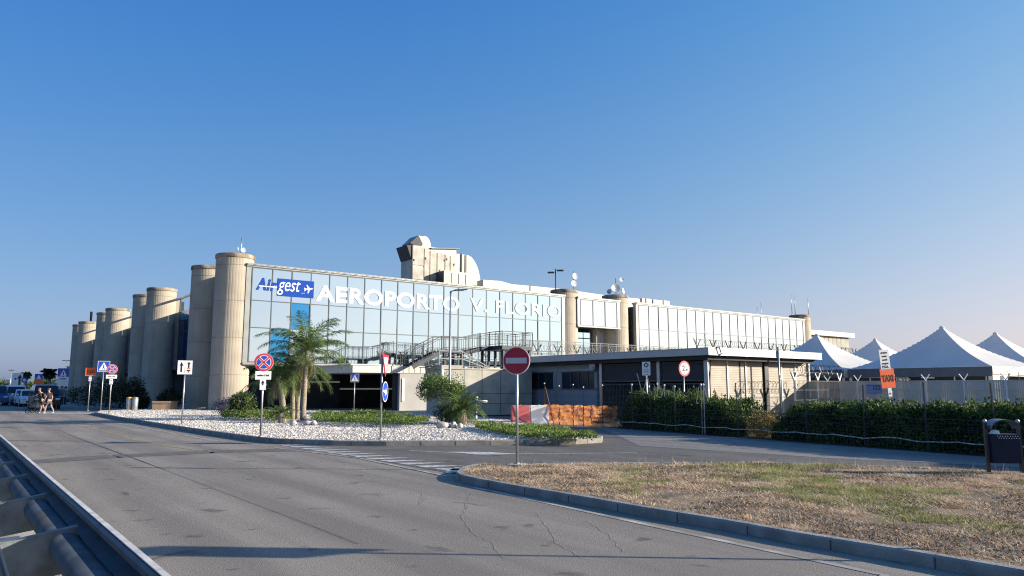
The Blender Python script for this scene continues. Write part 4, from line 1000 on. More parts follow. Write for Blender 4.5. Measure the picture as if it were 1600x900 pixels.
mb.box((.0, ya, 1.98), (.04, yb, 2.02)); mb.box((.0, ya, 1.55), (.04, yb, 1.58)); mb.build('mesh_bars', M('fence_bars', (.60, .56, .49), .6, .2, var=.1), SF)
mb = MB(); coil(mb, (0, fq_(1800), 2.3), (0, fq_(1570), 2.3), .3, .4, .01); mb.build('razor_coil', m_wire, SF)
yb2 = fq_(1365); mb = MB(); o = E('notice_board', 'small blue information board hung on the mesh fence before the tents', 'sign', (C0[0] + fp * D1[0], C0[1] + fp * D1[1], 0), BROT)
mb.box((-.06, yb2 - .38, 1.35), (-.03, yb2 + .38, 1.83)); mb.build('board', M('pale_blue_board', (.22, .30, .52), .5, var=.05), o)
mb = MB()
for r_ in range(2):
    for c_ in range(3):
        mb.add([(-.063, yb2 - .30 + c_ * .14 + .05 * math.cos(a), 1.74 - r_ * .15 + .05 * math.sin(a)) for a in np.linspace(0, 2 * math.pi, 13)[:-1]], [tuple(range(12))[::-1]])
mb.box((-.064, yb2 + .1, 1.77), (-.061, yb2 + .36, 1.80)); mb.build('symbol', m_navy, o)

# ------------------------------------------------------------------ guard rail (local x = along, away from camera; y = left of the road)
m_grs = M('guardrail_steel', (.075, .092, .108), .58, .2, var=.3, vs=5, bump=.08, bs=12)
streaks(m_grs, (.13, .09, .06), .6, (1.2, 6, 6))
m_grl = M('rail_highlight_and_bolts', (.62, .58, .52), .7, .0, var=.2, vs=8)  # pale tone puts the sunlit rail edge into colour; bolts share it
GE = E('guardrail', 'weathered steel crash barrier seen from behind at the left road edge', 'guardrail', (float(GR0[0]), float(GR0[1]), 0), math.atan2(GT[1], GT[0]))
# +y local is left of travel direction = away from road side? GT rotated +90 deg is (-GT.y, GT.x) = -D1 direction
def beam(x0, x1):
    prof = [(-.015, .815), (.02, .81), (.035, .795), (.03, .76), (-.06, .70), (-.06, .655), (.05, .60), (.05, .565), (-.06, .51), (-.06, .465), (.03, .41), (.035, .395), (.02, .385)]
    t = .006; n = len(prof); vs = []
    for x in (x0, x1):
        vs += [(x, y, z) for y, z in prof] + [(x, y - t, z - .002) for y, z in prof]
    fs = []
    for i in range(n - 1):
        fs += [(i, i + 1, 2 * n + i + 1, 2 * n + i), (n + i + 1, n + i, 3 * n + i, 3 * n + i + 1)]
    fs += [(0, 2 * n, 3 * n, n), (n - 1, 2 * n - 1, 4 * n - 1, 3 * n - 1)]
    return MB().add(vs, fs, 0, False)
mb = beam(-4.5, 60); mb.build('rail_beam', m_grs, GE)
mb = MB(); mb.box((-4.5, -.016, .816), (60, .016, .822)); mb.build('rail_edge_highlight', m_grl, GE)  # pale strip drawn as the sunlit highlight along the top
mb = MB(); mb.tube([(-4.5, .13, .60), (60, .13, .60)], .095, 20); mb.build('rail_tube', m_grs, GE)
ARM = [-.35, 2.14, 4.05, 5.9] + [7.75 + 1.85 * k for k in range(12)]
armp = None; m_gra = M('bracket_zinc', (.15, .165, .165), .55, .2, var=.3, vs=7, bump=.2, bs=30)
for x in ARM:
    mb = MB(); mb.add([(x - .055, .06, .44), (x + .02, .06, .44), (x + .02, .54, .38), (x - .055, .54, .38), (x - .055, .06, .73), (x + .02, .06, .73), (x + .02, .54, .655), (x - .055, .54, .655)], [(0, 3, 2, 1), (4, 5, 6, 7), (0, 1, 5, 4), (1, 2, 6, 5), (2, 3, 7, 6), (3, 0, 4, 7)]); mb.add([(x - .06, .38, .672), (x + .10, .38, .672), (x + .10, .64, .66), (x - .06, .64, .66), (x - .06, .38, .680), (x + .10, .38, .680), (x + .10, .64, .668), (x - .06, .64, .668)], [(0, 3, 2, 1), (4, 5, 6, 7), (0, 1, 5, 4), (1, 2, 6, 5), (2, 3, 7, 6), (3, 0, 4, 7)]); mb.build('bracket', m_gra, GE)
    mb = MB(); mb.lathe([(.105, -.03), (.105, .03)], 16); a = mb.build('collar', m_grs, GE, (x, .13, .60)); a.rotation_euler = (0, math.pi / 2, 0)
    mb = MB(); mb.box((x - .075, .50, 0), (x - .067, .64, .655)); mb.box((x - .066, .50, 0), (x + .06, .508, .655)); mb.box((x + .052, .509, 0), (x + .06, .64, .655)); mb.build('post', m_gra, GE)
    mb = MB()
    mb.box((x - .0850, .56, .50), (x - .0755, .59, .53))
    mb.build('bolt', m_grl, GE)
GC = E('handrail', 'thin dark pipe handrail behind the crash barrier in the bottom left corner', 'handrail', (float(GR0[0]), float(GR0[1]), 0), math.atan2(GT[1], GT[0]))
mb = MB(); mb.tube([(-.4, .54, .62), (.0, .55, .74), (.2, .56, .79), (.7, .59, .89), (1.4, .62, .93), (2.05, .66, .88)], .013, 8); mb.build('pipe', m_steel, GC)
mb = MB(); mb.tube([(.72, .605, 0), (.72, .605, .87)], .024, 8); mb.build('post', m_black, GC)
mb = MB(); mb.box((-3, .3, .0), (20, .95, .03)); o = mb.build('verge_slab', m_verge, None, (float(GR0[0]), float(GR0[1]), 0), math.atan2(GT[1], GT[0])); tag(o, kind='structure')

# ------------------------------------------------------------------ road signs
def face_to(x, y, dx=0., dy=0.): return math.atan2(0 - y + dy, 0 - x + dx) + math.pi / 2
def sign(name, label, u, v, top_v, z0=.15, rz=None, pole_r=.03, group=None, lean=0, cat='sign', yref=None, polem=None):
    x, y = G(u, v, z0) if yref is None else tuple(atY(u, v, yref)[:2])
    e = E(name, label, cat, (x, y, z0 if yref is None else 0.), rz if rz is not None else face_to(x, y), group)
    zt = atY(u, top_v, y)[2] - e.location.z
    mb = MB(); mb.tube([(0, .05, 0), (0, .05, zt)], pole_r, 12); mb.build('pole', polem or m_galv, e)
    mb = MB(); mb.lathe([(pole_r * 2.2, 0), (pole_r * 2.0, .03), (pole_r * 1.1, .035)], 12, (0, .05, 0)); mb.build('base', m_conc2, e)
    e.rotation_euler.x = 0
    if lean: e.rotation_euler.y = lean
    return e, y
def zof(v, y, e): return float(atY(800, v, y)[2]) - e.location.z
def panel(e, poly, x, z, m, name='panel', th=.02, border=None, y=0., back=m_galv):
    mb = MB(); mb.plate(poly, y - th / 2, y + th / 2, 0, x, z); p = mb.build(name, m, e)
    mb = MB(); mb.box((x - .12, y + th / 2 + .001, z - .02), (x + .12, y + th / 2 + .02, z + .02)); mb.build('clamp', m_galv, p)
    return p
def sym(p, polys, m, x, z, k=1, name='symbol', y=0., th=.02):
    mb = MB()
    for q_ in polys: mb.plate(q_, y - th / 2 - .004 * k - .003, y - th / 2 - .004 * k + .003, 0, x, z)
    return mb.build(name, m, p)
def ring(r0, r1, n=40):
    return [[(r1 * math.cos(a), r1 * math.sin(a)), (r0 * math.cos(a), r0 * math.sin(a)), (r0 * math.cos(b), r0 * math.sin(b)), (r1 * math.cos(b), r1 * math.sin(b))][::-1]
            for a, b in [(2 * math.pi * k / n, 2 * math.pi * (k + 1) / n) for k in range(n)]]
def rot(poly, a): return [(x * math.cos(a) - y * math.sin(a), x * math.sin(a) + y * math.cos(a)) for x, y in poly]
def nostop(e, r, z):
    p = panel(e, circ(r), 0, z, m_white, 'disc'); sym(p, [circ(r * .97)], M('sign_pinkred', (.58, .03, .07), .4, var=.05), 0, z, 1, 'red_ring')
    sym(p, [circ(r * .76)], m_white, 0, z, 2, 'white_ring'); sym(p, [circ(r * .70)], m_blue, 0, z, 3, 'blue_field')
    sym(p, [rot(rect(r * 1.5, r * .26), R(45)), rot(rect(r * 1.5, r * .26), -R(45))], m_white, 0, z, 4, 'white_cross')
    sym(p, [rot(rect(r * 1.5, r * .15), R(45)), rot(rect(r * 1.5, r * .15), -R(45))], M('sign_pinkred', (.58, .03, .07)), 0, z, 5, 'red_cross'); return p
# no entry
e, y = sign('no_entry_sign', 'no entry disc in shade darkened red with white bar standing in the dry grass island', 807, 726, 545, z0=.12, rz=-R(14), polem=m_galv, pole_r=.028)
z = zof(563.5, y, e); p = panel(e, circ(.285), 0, z, m_white, 'disc'); sym(p, [circ(.268)], m_dred, 0, z, 1, 'red_field'); sym(p, [rect(.44, .115)], M('sign_bar_shade_grey', (.50, .50, .54), .5, var=.05), 0, z, 2, 'white_bar')  # field and bar colours are darkened for the disc's shade
mb = MB(); mb.box((-.16, -.13, -.012), (.15, .2, .012)); mb.build('footing', m_conc2, e)
# no stopping at the gravel bed
e, y = sign('no_stopping_sign', 'large round blue and red no stopping sign with two white plates at the gravel edge', 407, 683, 567, rz=R(20))
z = zof(566, y, e); nostop(e, .285, z)
z2 = zof(586.5, y, e); p = panel(e, rect(.47, .26), 0, z2, m_white, 'plate'); text_mesh('ambo i lati', .085, 'lettering', m_black, p, (0, -.014, z2 + .0), extrude=.002, offset=.002)
z3 = zof(601, y, e); p = panel(e, rect(.18, .32), 0, z3, m_white, 'plate'); sym(p, [[(-.05, -.02), (.05, -.02), (0, .07)], rect(.035, .05, 0, -.05)], m_black, 0, z3 + .06)
# arrows
e, y = sign('lane_arrow_sign', 'white square sign with two black upward arrows on a thin pole in the gravel', 284, 663, 574, rz=R(24))
z = zof(574, y, e); w2_ = .60; p = panel(e, rect(w2_, w2_), 0, z, m_white)
ar = [(-.03, -.2), (.03, -.2), (.03, .08), (.08, .06), (0, .22), (-.08, .06), (-.03, .08)]
sym(p, [[(a - .14, b) for a, b in ar]], m_black, 0, z, 1); sym(p, [[(a * .9 + .14, b * .6 + .10) for a, b in ar], [(.06, -.1), (.22, -.1), (.20, -.15), (.08, -.15)], rect(.05, .05, .14, -.19)], m_black, 0, z, 1)
sym(p, [rect(.008, .5, 0, 0)], M('tan', (.5, .35, .2)), 0, z, 1, 'divider'); sym(p, [rect(.14, .035, .14, -.045)], m_orange, 0, z, 1, 'orange_mark')
sym(p, [rect(w2_, .012, 0, w2_ / 2 - .006), rect(w2_, .012, 0, -w2_ / 2 + .006), rect(.012, w2_ - .03, w2_ / 2 - .006, 0), rect(.012, w2_ - .03, -w2_ / 2 + .006, 0)], m_black, 0, z, 1, 'border')
# give way + keep right seen edge on
e, y = sign('give_way_sign', 'narrow edge on give way triangle above a blue arrow disc on a grey pole', 597, 686, 545, rz=R(84))
z = zof(570, y, e); tr_ = [(-.36, .30), (0, -.36), (.36, .30)]
p = panel(e, [(a, b) for a, b in tr_][::1], 0, z, m_red, 'triangle', y=-.05); sym(p, [[(-.24, .22), (0, -.24), (.24, .22)]], m_white, 0, z, 1, 'white_field', y=-.05)
z = zof(612, y, e); p = panel(e, circ(.30), 0, z, m_blue, 'disc', y=-.05); sym(p, [rot([(-.03 * 1, -.2), (.04, -.2), (.04, .03), (.12, .03), (0, .2), (-.12, .03), (-.03, .03)], -R(100))], m_white, 0, z, 1, 'arrow', y=-.05)
sym(p, ring(.28, .30), m_white, 0, z, 1, 'border', y=-.05)
# pedestrian crossing signs
def pedsign(label, u, v, vc, hw, rz, z0=.15, group='pedestrian crossing signs', off=0, yref=None):
    e, y = sign('crossing_sign', label, u, v, vc, rz=rz, group=group, z0=z0, yref=yref)
    s = hw * 2 * y / FPX; z = zof(vc, y, e); p = panel(e, rect(s, s), off, z, m_blue)
    sym(p, [rect(s, .03 * s, 0, s * .485), rect(s, .03 * s, 0, -s * .485), rect(.03 * s, s * .94, s * .485, 0), rect(.03 * s, s * .94, -s * .485, 0)], m_white, off, z, 1, 'border')
    sym(p, [[(-.40 * s, -.36 * s), (.40 * s, -.36 * s), (0, .38 * s)]], m_white, off, z, 1, 'triangle')
    sym(p, [circ(.035 * s, 10, .01 * s, .17 * s), [(-.04 * s, -.08 * s), (.05 * s, -.08 * s), (.05 * s, .12 * s), (-.04 * s, .12 * s)], [(-.02 * s, -.08 * s), (.03 * s, -.08 * s), (.13 * s, -.3 * s), (.08 * s, -.3 * s)], [(-.04 * s, -.08 * s), (.02 * s, -.08 * s), (-.08 * s, -.3 * s), (-.13 * s, -.3 * s)]], m_black, off, z, 2, 'figure')
    return e, y
pedsign('blue pedestrian crossing sign in front of the dark entrance under the glass', 553, 641, 590.5, 6.3, R(14))
pedsign('blue pedestrian crossing sign beside the round no stopping sign at the island tip', 157, 642, 572.5, 8.3, R(25))
# second no stopping
e, y = sign('no_stopping_sign', 'smaller pink and blue no stopping disc with white plates near the island tip', 170, 647, 577, rz=R(25))
z = zof(577, y, e); nostop(e, .29, z); z2 = zof(588.5, y, e); p = panel(e, rect(.56, .22), 0, z2, m_white, 'plate'); text_mesh('ambo i lati', .09, 'lettering', m_black, p, (0, -.014, z2), extrude=.002, offset=.003)
z3 = zof(596.5, y, e); p = panel(e, rect(.17, .30), 0, z3, m_white, 'plate'); sym(p, [rect(.05, .05, 0, .07), rect(.05, .05, 0, -.07)], m_black, 0, z3)
# taxi sign left
e, y = sign('taxi_sign', 'small orange taxi sign on a thin pole at the far left pavement', 137, 642, 581, rz=R(25))
s_ = y / FPX; z = zof(581, y, e); p = panel(e, rect(14 * s_, 12.5 * s_), 0, z, m_orange); text_mesh('TAXI', 1, 'lettering', m_black, p, (0, -.014, z), extrude=.002, offset=.02, fit=(10.5 * s_, 5 * s_))
z = zof(592, y, e); p = panel(e, rect(3.6 * s_, 7 * s_), 0, z, m_white, 'plate'); sym(p, [rect(.05, .06, 0, .07), rect(.05, .08, 0, -.06)], m_black, 0, z)
# tilted taxi sign right behind the hedge
e, y = sign('taxi_sign', 'tilted orange taxi sign below a white notice plate behind the right hedge', 1398, 668, 549, yref=24.5, lean=-R(6), z0=0)
e.rotation_euler = (0, -R(4), R(9))
s_ = y / FPX * 1.06; z = zof(591, y, e) ; p = panel(e, rect(22.5 * s_, 28 * s_), 0, z, m_orange); text_mesh('TAXI', 1, 'lettering', m_black, p, (0, -.014, z), extrude=.002, offset=.03, fit=(18.5 * s_, 10 * s_))
z = zof(562, y, e); p = panel(e, rect(15.5 * s_, 30 * s_), -.02, z, m_white, 'plate')
for k, t in enumerate(('attenzione', 'transito', 'mezzi di', 'emergenza', 'P.S.A.')): text_mesh(t, .085 if k < 4 else .12, 'lettering', m_black, p, (-.02, -.014, z + (10.5 - k * 5.2) * s_), extrude=.002, offset=.003, sx=.62 if k < 4 else .85)
z = zof(612.5, y, e); p = panel(e, rect(6 * s_, 13 * s_), .02, z, m_white, 'plate'); sym(p, [circ(.025, 10)], m_black, .02, z - .05)
# height limit sign and fence plate
e, y = sign('height_limit_sign', 'round red bordered height limit sign with a black two behind the left hedge', 1071.5, 650, 576, yref=31.5, z0=0, rz=R(33))
z = zof(576, y, e); p = panel(e, circ(.33), 0, z, m_red, 'disc'); sym(p, [circ(.25)], m_white, 0, z, 1, 'white_field'); text_mesh('2', .34, 'lettering', m_black, p, (-.06, -.022, z), extrude=.002, offset=.012); text_mesh(',20', .15, 'lettering', m_black, p, (.1, -.022, z - .05), extrude=.002, offset=.002)
sym(p, [[(-.04, .22), (.04, .22), (0, .16)], [(-.04, -.22), (0, -.16), (.04, -.22)]], m_black, 0, z, 2)
e, y = sign('parking_rules_sign', 'white rectangular parking rules plate on a post before the dark kiosk bay', 1011.5, 650, 566, yref=30.5, z0=0, rz=-R(10))
s_ = y / FPX; z = zof(576, y, e); p = panel(e, rect(12.5 * s_, 21 * s_), 0, z, m_white, 'plate'); sym(p, [circ(.10, 20, 0, .15)], m_navy, 0, z); sym(p, [rot(rect(.15, .03), R(45)), rot(rect(.15, .03), -R(45))], m_white, 0, z + .15, 2, 'cross')
sym(p, [rect(.2, .018, 0, -.02 - .045 * k) for k in range(4)], M('grey_print', (.3, .3, .34)), 0, z, 1, 'print'); sym(p, [rect(.16, .016, 0, -.23)], m_black, 0, z, 1, 'print')
# far left signs
def farsign(name, label, u, v, top_v, zref, builder, rz=R(28), cat='sign'):
    e, y = sign(name, label, u, v, top_v, z0=.1, rz=rz, cat=cat); builder(e, y, y / FPX); return e
def b_info(e, y, s):
    z = zof(582, y, e); p = panel(e, rect(15 * s, 13 * s), 0, z, m_blue); sym(p, [[(-4.5 * s, -5 * s), (4.5 * s, -5 * s), (0, 4.5 * s)]], m_white, 0, z, 1, 'triangle'); sym(p, [rect(1.5 * s, 4 * s, 0, -1.5 * s)], m_black, 0, z, 2, 'figure')
    z = zof(596.5, y, e); p = panel(e, rect(15.5 * s, 15 * s), 0, z, m_white, 'plate'); sym(p, [rect(9 * s, 1.4 * s, 0, 4.5 * s)], m_black, 0, z, 1, 'print')
farsign('crossing_sign', 'tall blue crossing sign over a large white plate beyond the pedestrians', 95, 633, 576, 0, b_info)
def b_arr(e, y, s):
    z = zof(594, y, e); p = panel(e, rect(14 * s, 22 * s), 0, z, m_white); sym(p, [[(a * 18 * s / .4 + 3 * s, b * 18 * s / .44) for a, b in ar], rect(6 * s, 1 * s, -1 * s, 2 * s), [(-5 * s, 2 * s), (-2 * s, 3.7 * s), (-2 * s, .3 * s)]], m_black, 0, z)
farsign('direction_sign', 'white direction sign with black arrows above the parked white cars', 24, 628, 584, 0, b_arr)
def b_red(e, y, s):
    z = zof(588.5, y, e); p = panel(e, rect(11 * s, 8.5 * s), 0, z, m_blue); sym(p, [[(-3 * s, -3.3 * s), (3 * s, -3.3 * s), (0, 3 * s)]], m_white, 0, z, 1, 'triangle')
    z = zof(597, y, e); panel(e, rect(11 * s, 8 * s), 0, z, m_orange, 'taxi_plate')
farsign('crossing_sign', 'blue crossing sign over an orange plate above the dark van', 57, 633, 584, 0, b_red)
def b_round(e, y, s):
    z = zof(594, y, e); p = panel(e, circ(4 * s), 0, z, m_blue, 'disc'); sym(p, [circ(2 * s, 16)], m_white, 0, z, 1)
farsign('keep_sign', 'small round blue sign right of the white direction sign', 35, 629, 590, 0, b_round)
def b_ylw(e, y, s):
    z = zof(597, y, e); p = panel(e, [(-4.4 * s, 3.3 * s), (0, -4 * s), (4.4 * s, 3.3 * s)], 0, z, m_red, 'triangle'); sym(p, [[(-3.5 * s, 2.6 * s), (0, -3 * s), (3.5 * s, 2.6 * s)]], m_white, 0, z, 1, 'white_field')
farsign('give_way_sign', 'tiny pale give way triangle at the left edge above the blue van', 7.5, 630, 593, 0, b_ylw)
# off-frame sign whose shadow crosses the road
e = E('route_sign', 'road sign just outside the right edge of the photo', 'sign', (5.9, 7.15, .14), R(26)); mb = MB(); mb.tube([(0, .05, 0), (0, .05, 3.0)], .03, 10); mb.build('pole', m_galv, e)
p = panel(e, rect(.9, .75), 0, 2.55, m_blue)

# ------------------------------------------------------------------ street lamp
lx, ly = atY(702, 650, 37)[:2]; e = E('street_lamp', 'slim single arm street lamp standing behind the small leafy tree', 'lamp', (lx, ly, 0), 0)
zl_ = atY(702, 455, 37)[2]
mb = MB(); mb.tube([(0, 0, 0), (0, 0, 1.2), (0, 0, zl_)], [.085, .07, .045], 12); mb.tube([(0, 0, zl_ - .03), (.1, 0, zl_ + .02), (.5, -.02, zl_ + .06)], .03, 8); mb.build('pole', m_pole, e)
mb = MB(); mb.add([(.2, -.1, zl_ + .02), (.85, -.06, zl_ + .07), (.85, .06, zl_ + .07), (.2, .1, zl_ + .02), (.2, -.1, zl_ + .08), (.85, -.06, zl_ + .11), (.85, .06, zl_ + .11), (.2, .1, zl_ + .08)], [(0, 3, 2, 1), (4, 5, 6, 7), (0, 1, 5, 4), (1, 2, 6, 5), (2, 3, 7, 6), (3, 0, 4, 7)]); mb.build('lamp_head', m_mull, e)
mb = MB(); mb.box((.3, -.05, zl_ + .012), (.7, .05, zl_ + .03)); mb.build('lens', m_white, e)
def farlamp(label, u, vtop, Y, s=1.):
    a = atY(u, vtop, Y); e = E('street_lamp', label, 'lamp', (a[0], Y, 0), 0, 'far street lamps'); mb = MB(); mb.tube([(0, 0, 0), (0, 0, a[2])], [.1, .05], 6); mb.build('pole', m_galv, e)
    mb = MB(); mb.box((-.8 * s, -.12, a[2] - .05), (-.15, .12, a[2] + .08)); mb.box((.15, -.12, a[2] - .05), (.8 * s, .12, a[2] + .08)); mb.box((-.15, -.05, a[2] - .02), (.15, .05, a[2] + .03)); mb.build('lamp_head', m_mull, e)
farlamp('distant twin headed lamp just left of the farthest column', 104, 563.5, 150); farlamp('distant lamp behind the white direction sign', 18, 578.5, 150, .7)

# ------------------------------------------------------------------ barriers, gate stub, planter, bins
def jersey(label, x, y, rz, m):
    e = E('jersey_barrier', label, 'barrier', (x, y, 0.01), rz, 'plastic road barriers'); prof = [(-.28, .0), (.28, .0), (.28, .08), (.14, .35), (.09, .86), (-.09, .86), (-.14, .35), (-.28, .08)]
    mb = MB(); mb.extr(prof[::-1], -.42, .42); o = mb.build('shell', m, e)
    mod = o.modifiers.new('bevel', 'BEVEL'); mod.width = .02; mod.segments = 2
    mb = MB(); mb.box((-.30, -.285, .0), (-.12, .285, .012)); mb.box((.12, -.285, .0), (.30, .285, .012)); mb.build('foot', m_rubber, e)
    mb = MB(); mb.lathe([(.04, .855), (.04, .885)], 12); mb.build('filler_cap', m, e)
    return e
m_bred = M('barrier_red', (.62, .13, .12), .5, var=.08, vs=2); m_bwhite = M('barrier_white', (.74, .72, .68), .5, var=.08, vs=2)
B1 = np.array(G(808, 664, .01)); B1 = B1 + np.array([.15, .35]); bd = np.array([math.cos(R(12)), math.sin(R(12))])
jersey('faded red plastic road barrier beside the white one', *B1, R(12), m_bred); jersey('white plastic road barrier beside the orange netting', *(B1 + bd * .86), R(12), m_bwhite)
x, y = G(744, 659, .05); e = E('barrier_post', 'short striped post with a white horizontal arm left of the red barrier', 'post', (x, y, .05), 0)
zt = atY(744, 620, y)[2] - .05
mb = MB(); n = 8
for k in range(n): mb.tube([(0, 0, zt * k / n), (0, 0, zt * (k + 1) / n)], .05, 8, k % 2, cap=(k in (0, n - 1)))
mb.build('post', [m_black, m_white], e); mb = MB(); s_ = y / FPX; mb.tube([(-.02, -.03, zt - 7 * s_), (17 * s_, -.03, zt - 7 * s_)], .055, 10); mb.lathe([(.08, zt - .12), (.08, zt + .03)], 10); mb.build('arm', m_white, e)
x, y = G(247, 641, .1); e = E('planter_box', 'square terracotta coloured planter with a dark shrub before the columns', 'planter', (x, y + 1, .06), BROT - R(35))
s_ = y / FPX
mb = MB(); w_ = 28 * s_ / 2
mb.box((-w_, -.7, .0), (w_, .7, .12)); mb.box((-w_ * .96, -.65, .12), (w_ * .96, .65, .56)); mb.box((-w_, -.7, .56), (w_, .7, .66)); mb.build('box', m_box, e); PLB = e
for k, (u, c) in enumerate(((201, 'grey waste bin with a yellow lid beside the topiary bush'), (210, 'grey waste bin with a plain lid beside the topiary bush'))):
    x, y = G(u, 642, .06); e = E('waste_bin', c, 'bin', (x, y, .06), 0, 'bins before the columns'); s_ = y / FPX
    mb = MB(); mb.lathe([(.16, 0), (.19, .05), (.21, .8), (.2, .84)], 14); mb.build('body', m_galv, e); mb = MB(); mb.lathe([(.22, .84), (.2, .92), (.05, .96)], 14); mb.build('lid', m_yellow if k == 0 else m_galv, e)

# ------------------------------------------------------------------ litter bin at the right
x, y = G(1571, 737, .15); e = E('litter_bin', 'dark blue street litter bin with an arched top at the island edge', 'bin', (x, y, .14), -R(8)); s_ = 1 / FPX * y
hw = 23.5 * s_; hb = (737 - 657) * s_
mb = MB()
for s in (-1, 1): mb.box((s * hw - .025, -.03, 0), (s * hw + .025, .03, hb * .93)); 
mb.build('post', m_galv, e).data.materials[0] = M('bin_post', (.03, .034, .04), .35, .2, var=.1)
mb = MB()
for s in (-1, 1): mb.lathe([(.0, 0), (.03, .01), (.035, .035), (.02, .06), (0, .07)], 12, (s * hw, 0, hb * .93), cap=False)
mb.build('knob', m_galv, e)
mb = MB(); n = 18; w_ = hw - .035; pts = [(w_ * math.cos(a), hb * .83 + hb * .17 * math.sin(a)) for a in np.linspace(math.pi, 0, n)]
for (a, b) in zip(pts[:-1], pts[1:]): mb.add([(a[0], -.17, a[1]), (b[0], -.17, b[1]), (b[0], .17, b[1]), (a[0], .17, a[1]), (a[0], -.17, a[1] - .012), (b[0], -.17, b[1] - .012), (b[0], .17, b[1] - .012), (a[0], .17, a[1] - .012)], [(0, 1, 2, 3), (7, 6, 5, 4), (0, 4, 5, 1), (2, 6, 7, 3)])
mb.build('hood', M('bin_hood', (.10, .11, .13), .35, .2, var=.08), e)
m_binb = M('bin_blue', (.006, .014, .036), .5, .0, var=.15, vs=6, spec=.2)
mb = MB(); z0_, z1_ = hb * .19, hb * .72; w_ = hw - .04
prof = [(-w_, -.10), (-w_ + .04, -.19), (w_ - .04, -.19), (w_, -.10), (w_, .10), (w_ - .04, .19), (-w_ + .04, .19), (-w_, .10)]
mb.prism([(a, b) for a, b in prof], z0_, z1_); mb.build('bucket', m_binb, e)
mb = MB()
for r_ in range(2):
    for k in range(9): mb.add([(-w_ * .7 + k * w_ * .175 + (r_ % 2) * .02 + .008 * math.cos(a), -.1925, z1_ - .03 - r_ * .035 + .008 * math.sin(a)) for a in np.linspace(0, 2 * math.pi, 9)[:-1]], [tuple(range(8))])
mb.build('hole', m_white, e)
mb = MB(); mb.box((-w_ - .01, -.02, .16), (w_ + .01, .02, .18)); mb.build('crossbar', m_black, e)
mb = MB(); mb.blob((-w_ * .55, -.02, z1_), (.085, .1, .075), 10, 8, jit=.12); mb.build('bag', m_white, e)

# ------------------------------------------------------------------ foliage
def leafcloud(name, c, r, n, size, mat, parent=None, noise_s=1.5, hollow=.35, asp=.5, zmin=None, thr=.35, up=.0):
    P0_ = []; c = np.array(c); r = np.array(r); got = 0
    while got < n:
        d = RNG.normal(size=(n * 2, 3)); d /= np.linalg.norm(d, axis=1)[:, None]; rad = RNG.uniform(hollow, 1, n * 2) ** .6
        rn = .75 + .45 * vnoise(d[:, 0] + d[:, 2] * .7, d[:, 1] - d[:, 2] * .5, noise_s * 1.6, int(abs(c[0]) * 7 + n) % 97)
        p = c + d * r * (rad * rn)[:, None]; k = vnoise(p[:, 0] * 1.3 + p[:, 2], p[:, 1] * 1.3 - p[:, 2], noise_s * 2.2 / max(r[0], .3), 5) > thr
        if zmin is not None: k &= p[:, 2] > zmin
        P0_.append(p[k]); got += k.sum()
    return leaves(name, np.concatenate(P0_)[:n], size, mat, parent, asp, up)
def leaves(name, p, size, mat, parent=None, asp=.5, up=0.):
    n = len(p); a = RNG.normal(size=(n, 3)); a[:, 2] += up; a /= np.linalg.norm(a, axis=1)[:, None]; b = RNG.normal(size=(n, 3)); b -= (a * b).sum(1)[:, None] * a; b /= np.linalg.norm(b, axis=1)[:, None]
    s = RNG.uniform(.6, 1.3, n)[:, None] * size
    Q = np.stack([p, p + a * s * .5 + b * s * asp * .5, p + a * s, p + a * s * .5 - b * s * asp * .5], 1)
    return quads(name, Q, mat, parent)
m_hedge = leafmat('hedge_leaves', (.012, .028, .007), (.125, .19, .045), .22, 1.3)
m_hedge_d = leafmat('shade_dark_leaves', (.007, .013, .007), (.026, .042, .015), .15, 1.3)  # near black: shade over the shrubs by the columns put into leaf colour
m_cover = leafmat('cover_leaves', (.07, .12, .025), (.26, .34, .08), .35, 1.0)
m_tree = leafmat('tree_leaves', (.06, .11, .03), (.19, .27, .08), .3, 1.2)
m_purple = leafmat('lavender_leaves', (.07, .07, .08), (.20, .17, .24), .2, 2)
m_palm = leafmat('palm_leaves', (.07, .12, .03), (.22, .30, .10), .3, .8)
m_palmd = leafmat('palm_dry_leaves', (.20, .18, .09), (.38, .34, .18), .3, .8)
m_cyc = leafmat('cycad_leaves', (.04, .08, .02), (.14, .20, .06), .15, 1.)
m_dry = leafmat('dry_leaves', (.20, .14, .05), (.42, .32, .10), .35, 2)

def frond(cx, cy, cz, yaw, el, ln, droop, ll, n, out, lw=.03, vshape=.5, fl=1.):
    # rachis points
    pts = []; p = np.array([cx, cy, cz]); e_ = el; st = ln / 14
    for k in range(15):
        pts.append(p.copy()); d = np.array([math.cos(yaw) * math.cos(e_), math.sin(yaw) * math.cos(e_), math.sin(e_)]); p = p + d * st; e_ -= droop / 14 * (1 + k / 10)
    pts = np.array(pts)
    side = np.array([-math.sin(yaw), math.cos(yaw), 0])
    for k in range(n):
        t = .12 + .88 * k / n; i = min(int(t * 14), 13); f_ = t * 14 - i; q_ = pts[i] * (1 - f_) + pts[i + 1] * f_; tg = pts[i + 1] - pts[i]; tg /= np.linalg.norm(tg)
        up = np.cross(tg, side); up = up if up[2] > 0 else -up
        L_ = ll * (math.sin(math.pi * (.12 + .82 * t)) ** .6) * random.uniform(.8, 1.1)
        for s in (-1, 1):
            d = side * s * .8 + tg * (.55 + .3 * t) + up * (vshape * random.uniform(-.3, 1)); d[2] -= .25 * fl; d /= np.linalg.norm(d); tip = q_ + d * L_; tip[2] -= L_ * .25 * fl * random.uniform(.5, 1.4)
            mid = q_ + d * L_ * .5; w_ = tg * lw
            out.append([q_, mid - w_ / 2, tip, mid + w_ / 2])
    return pts
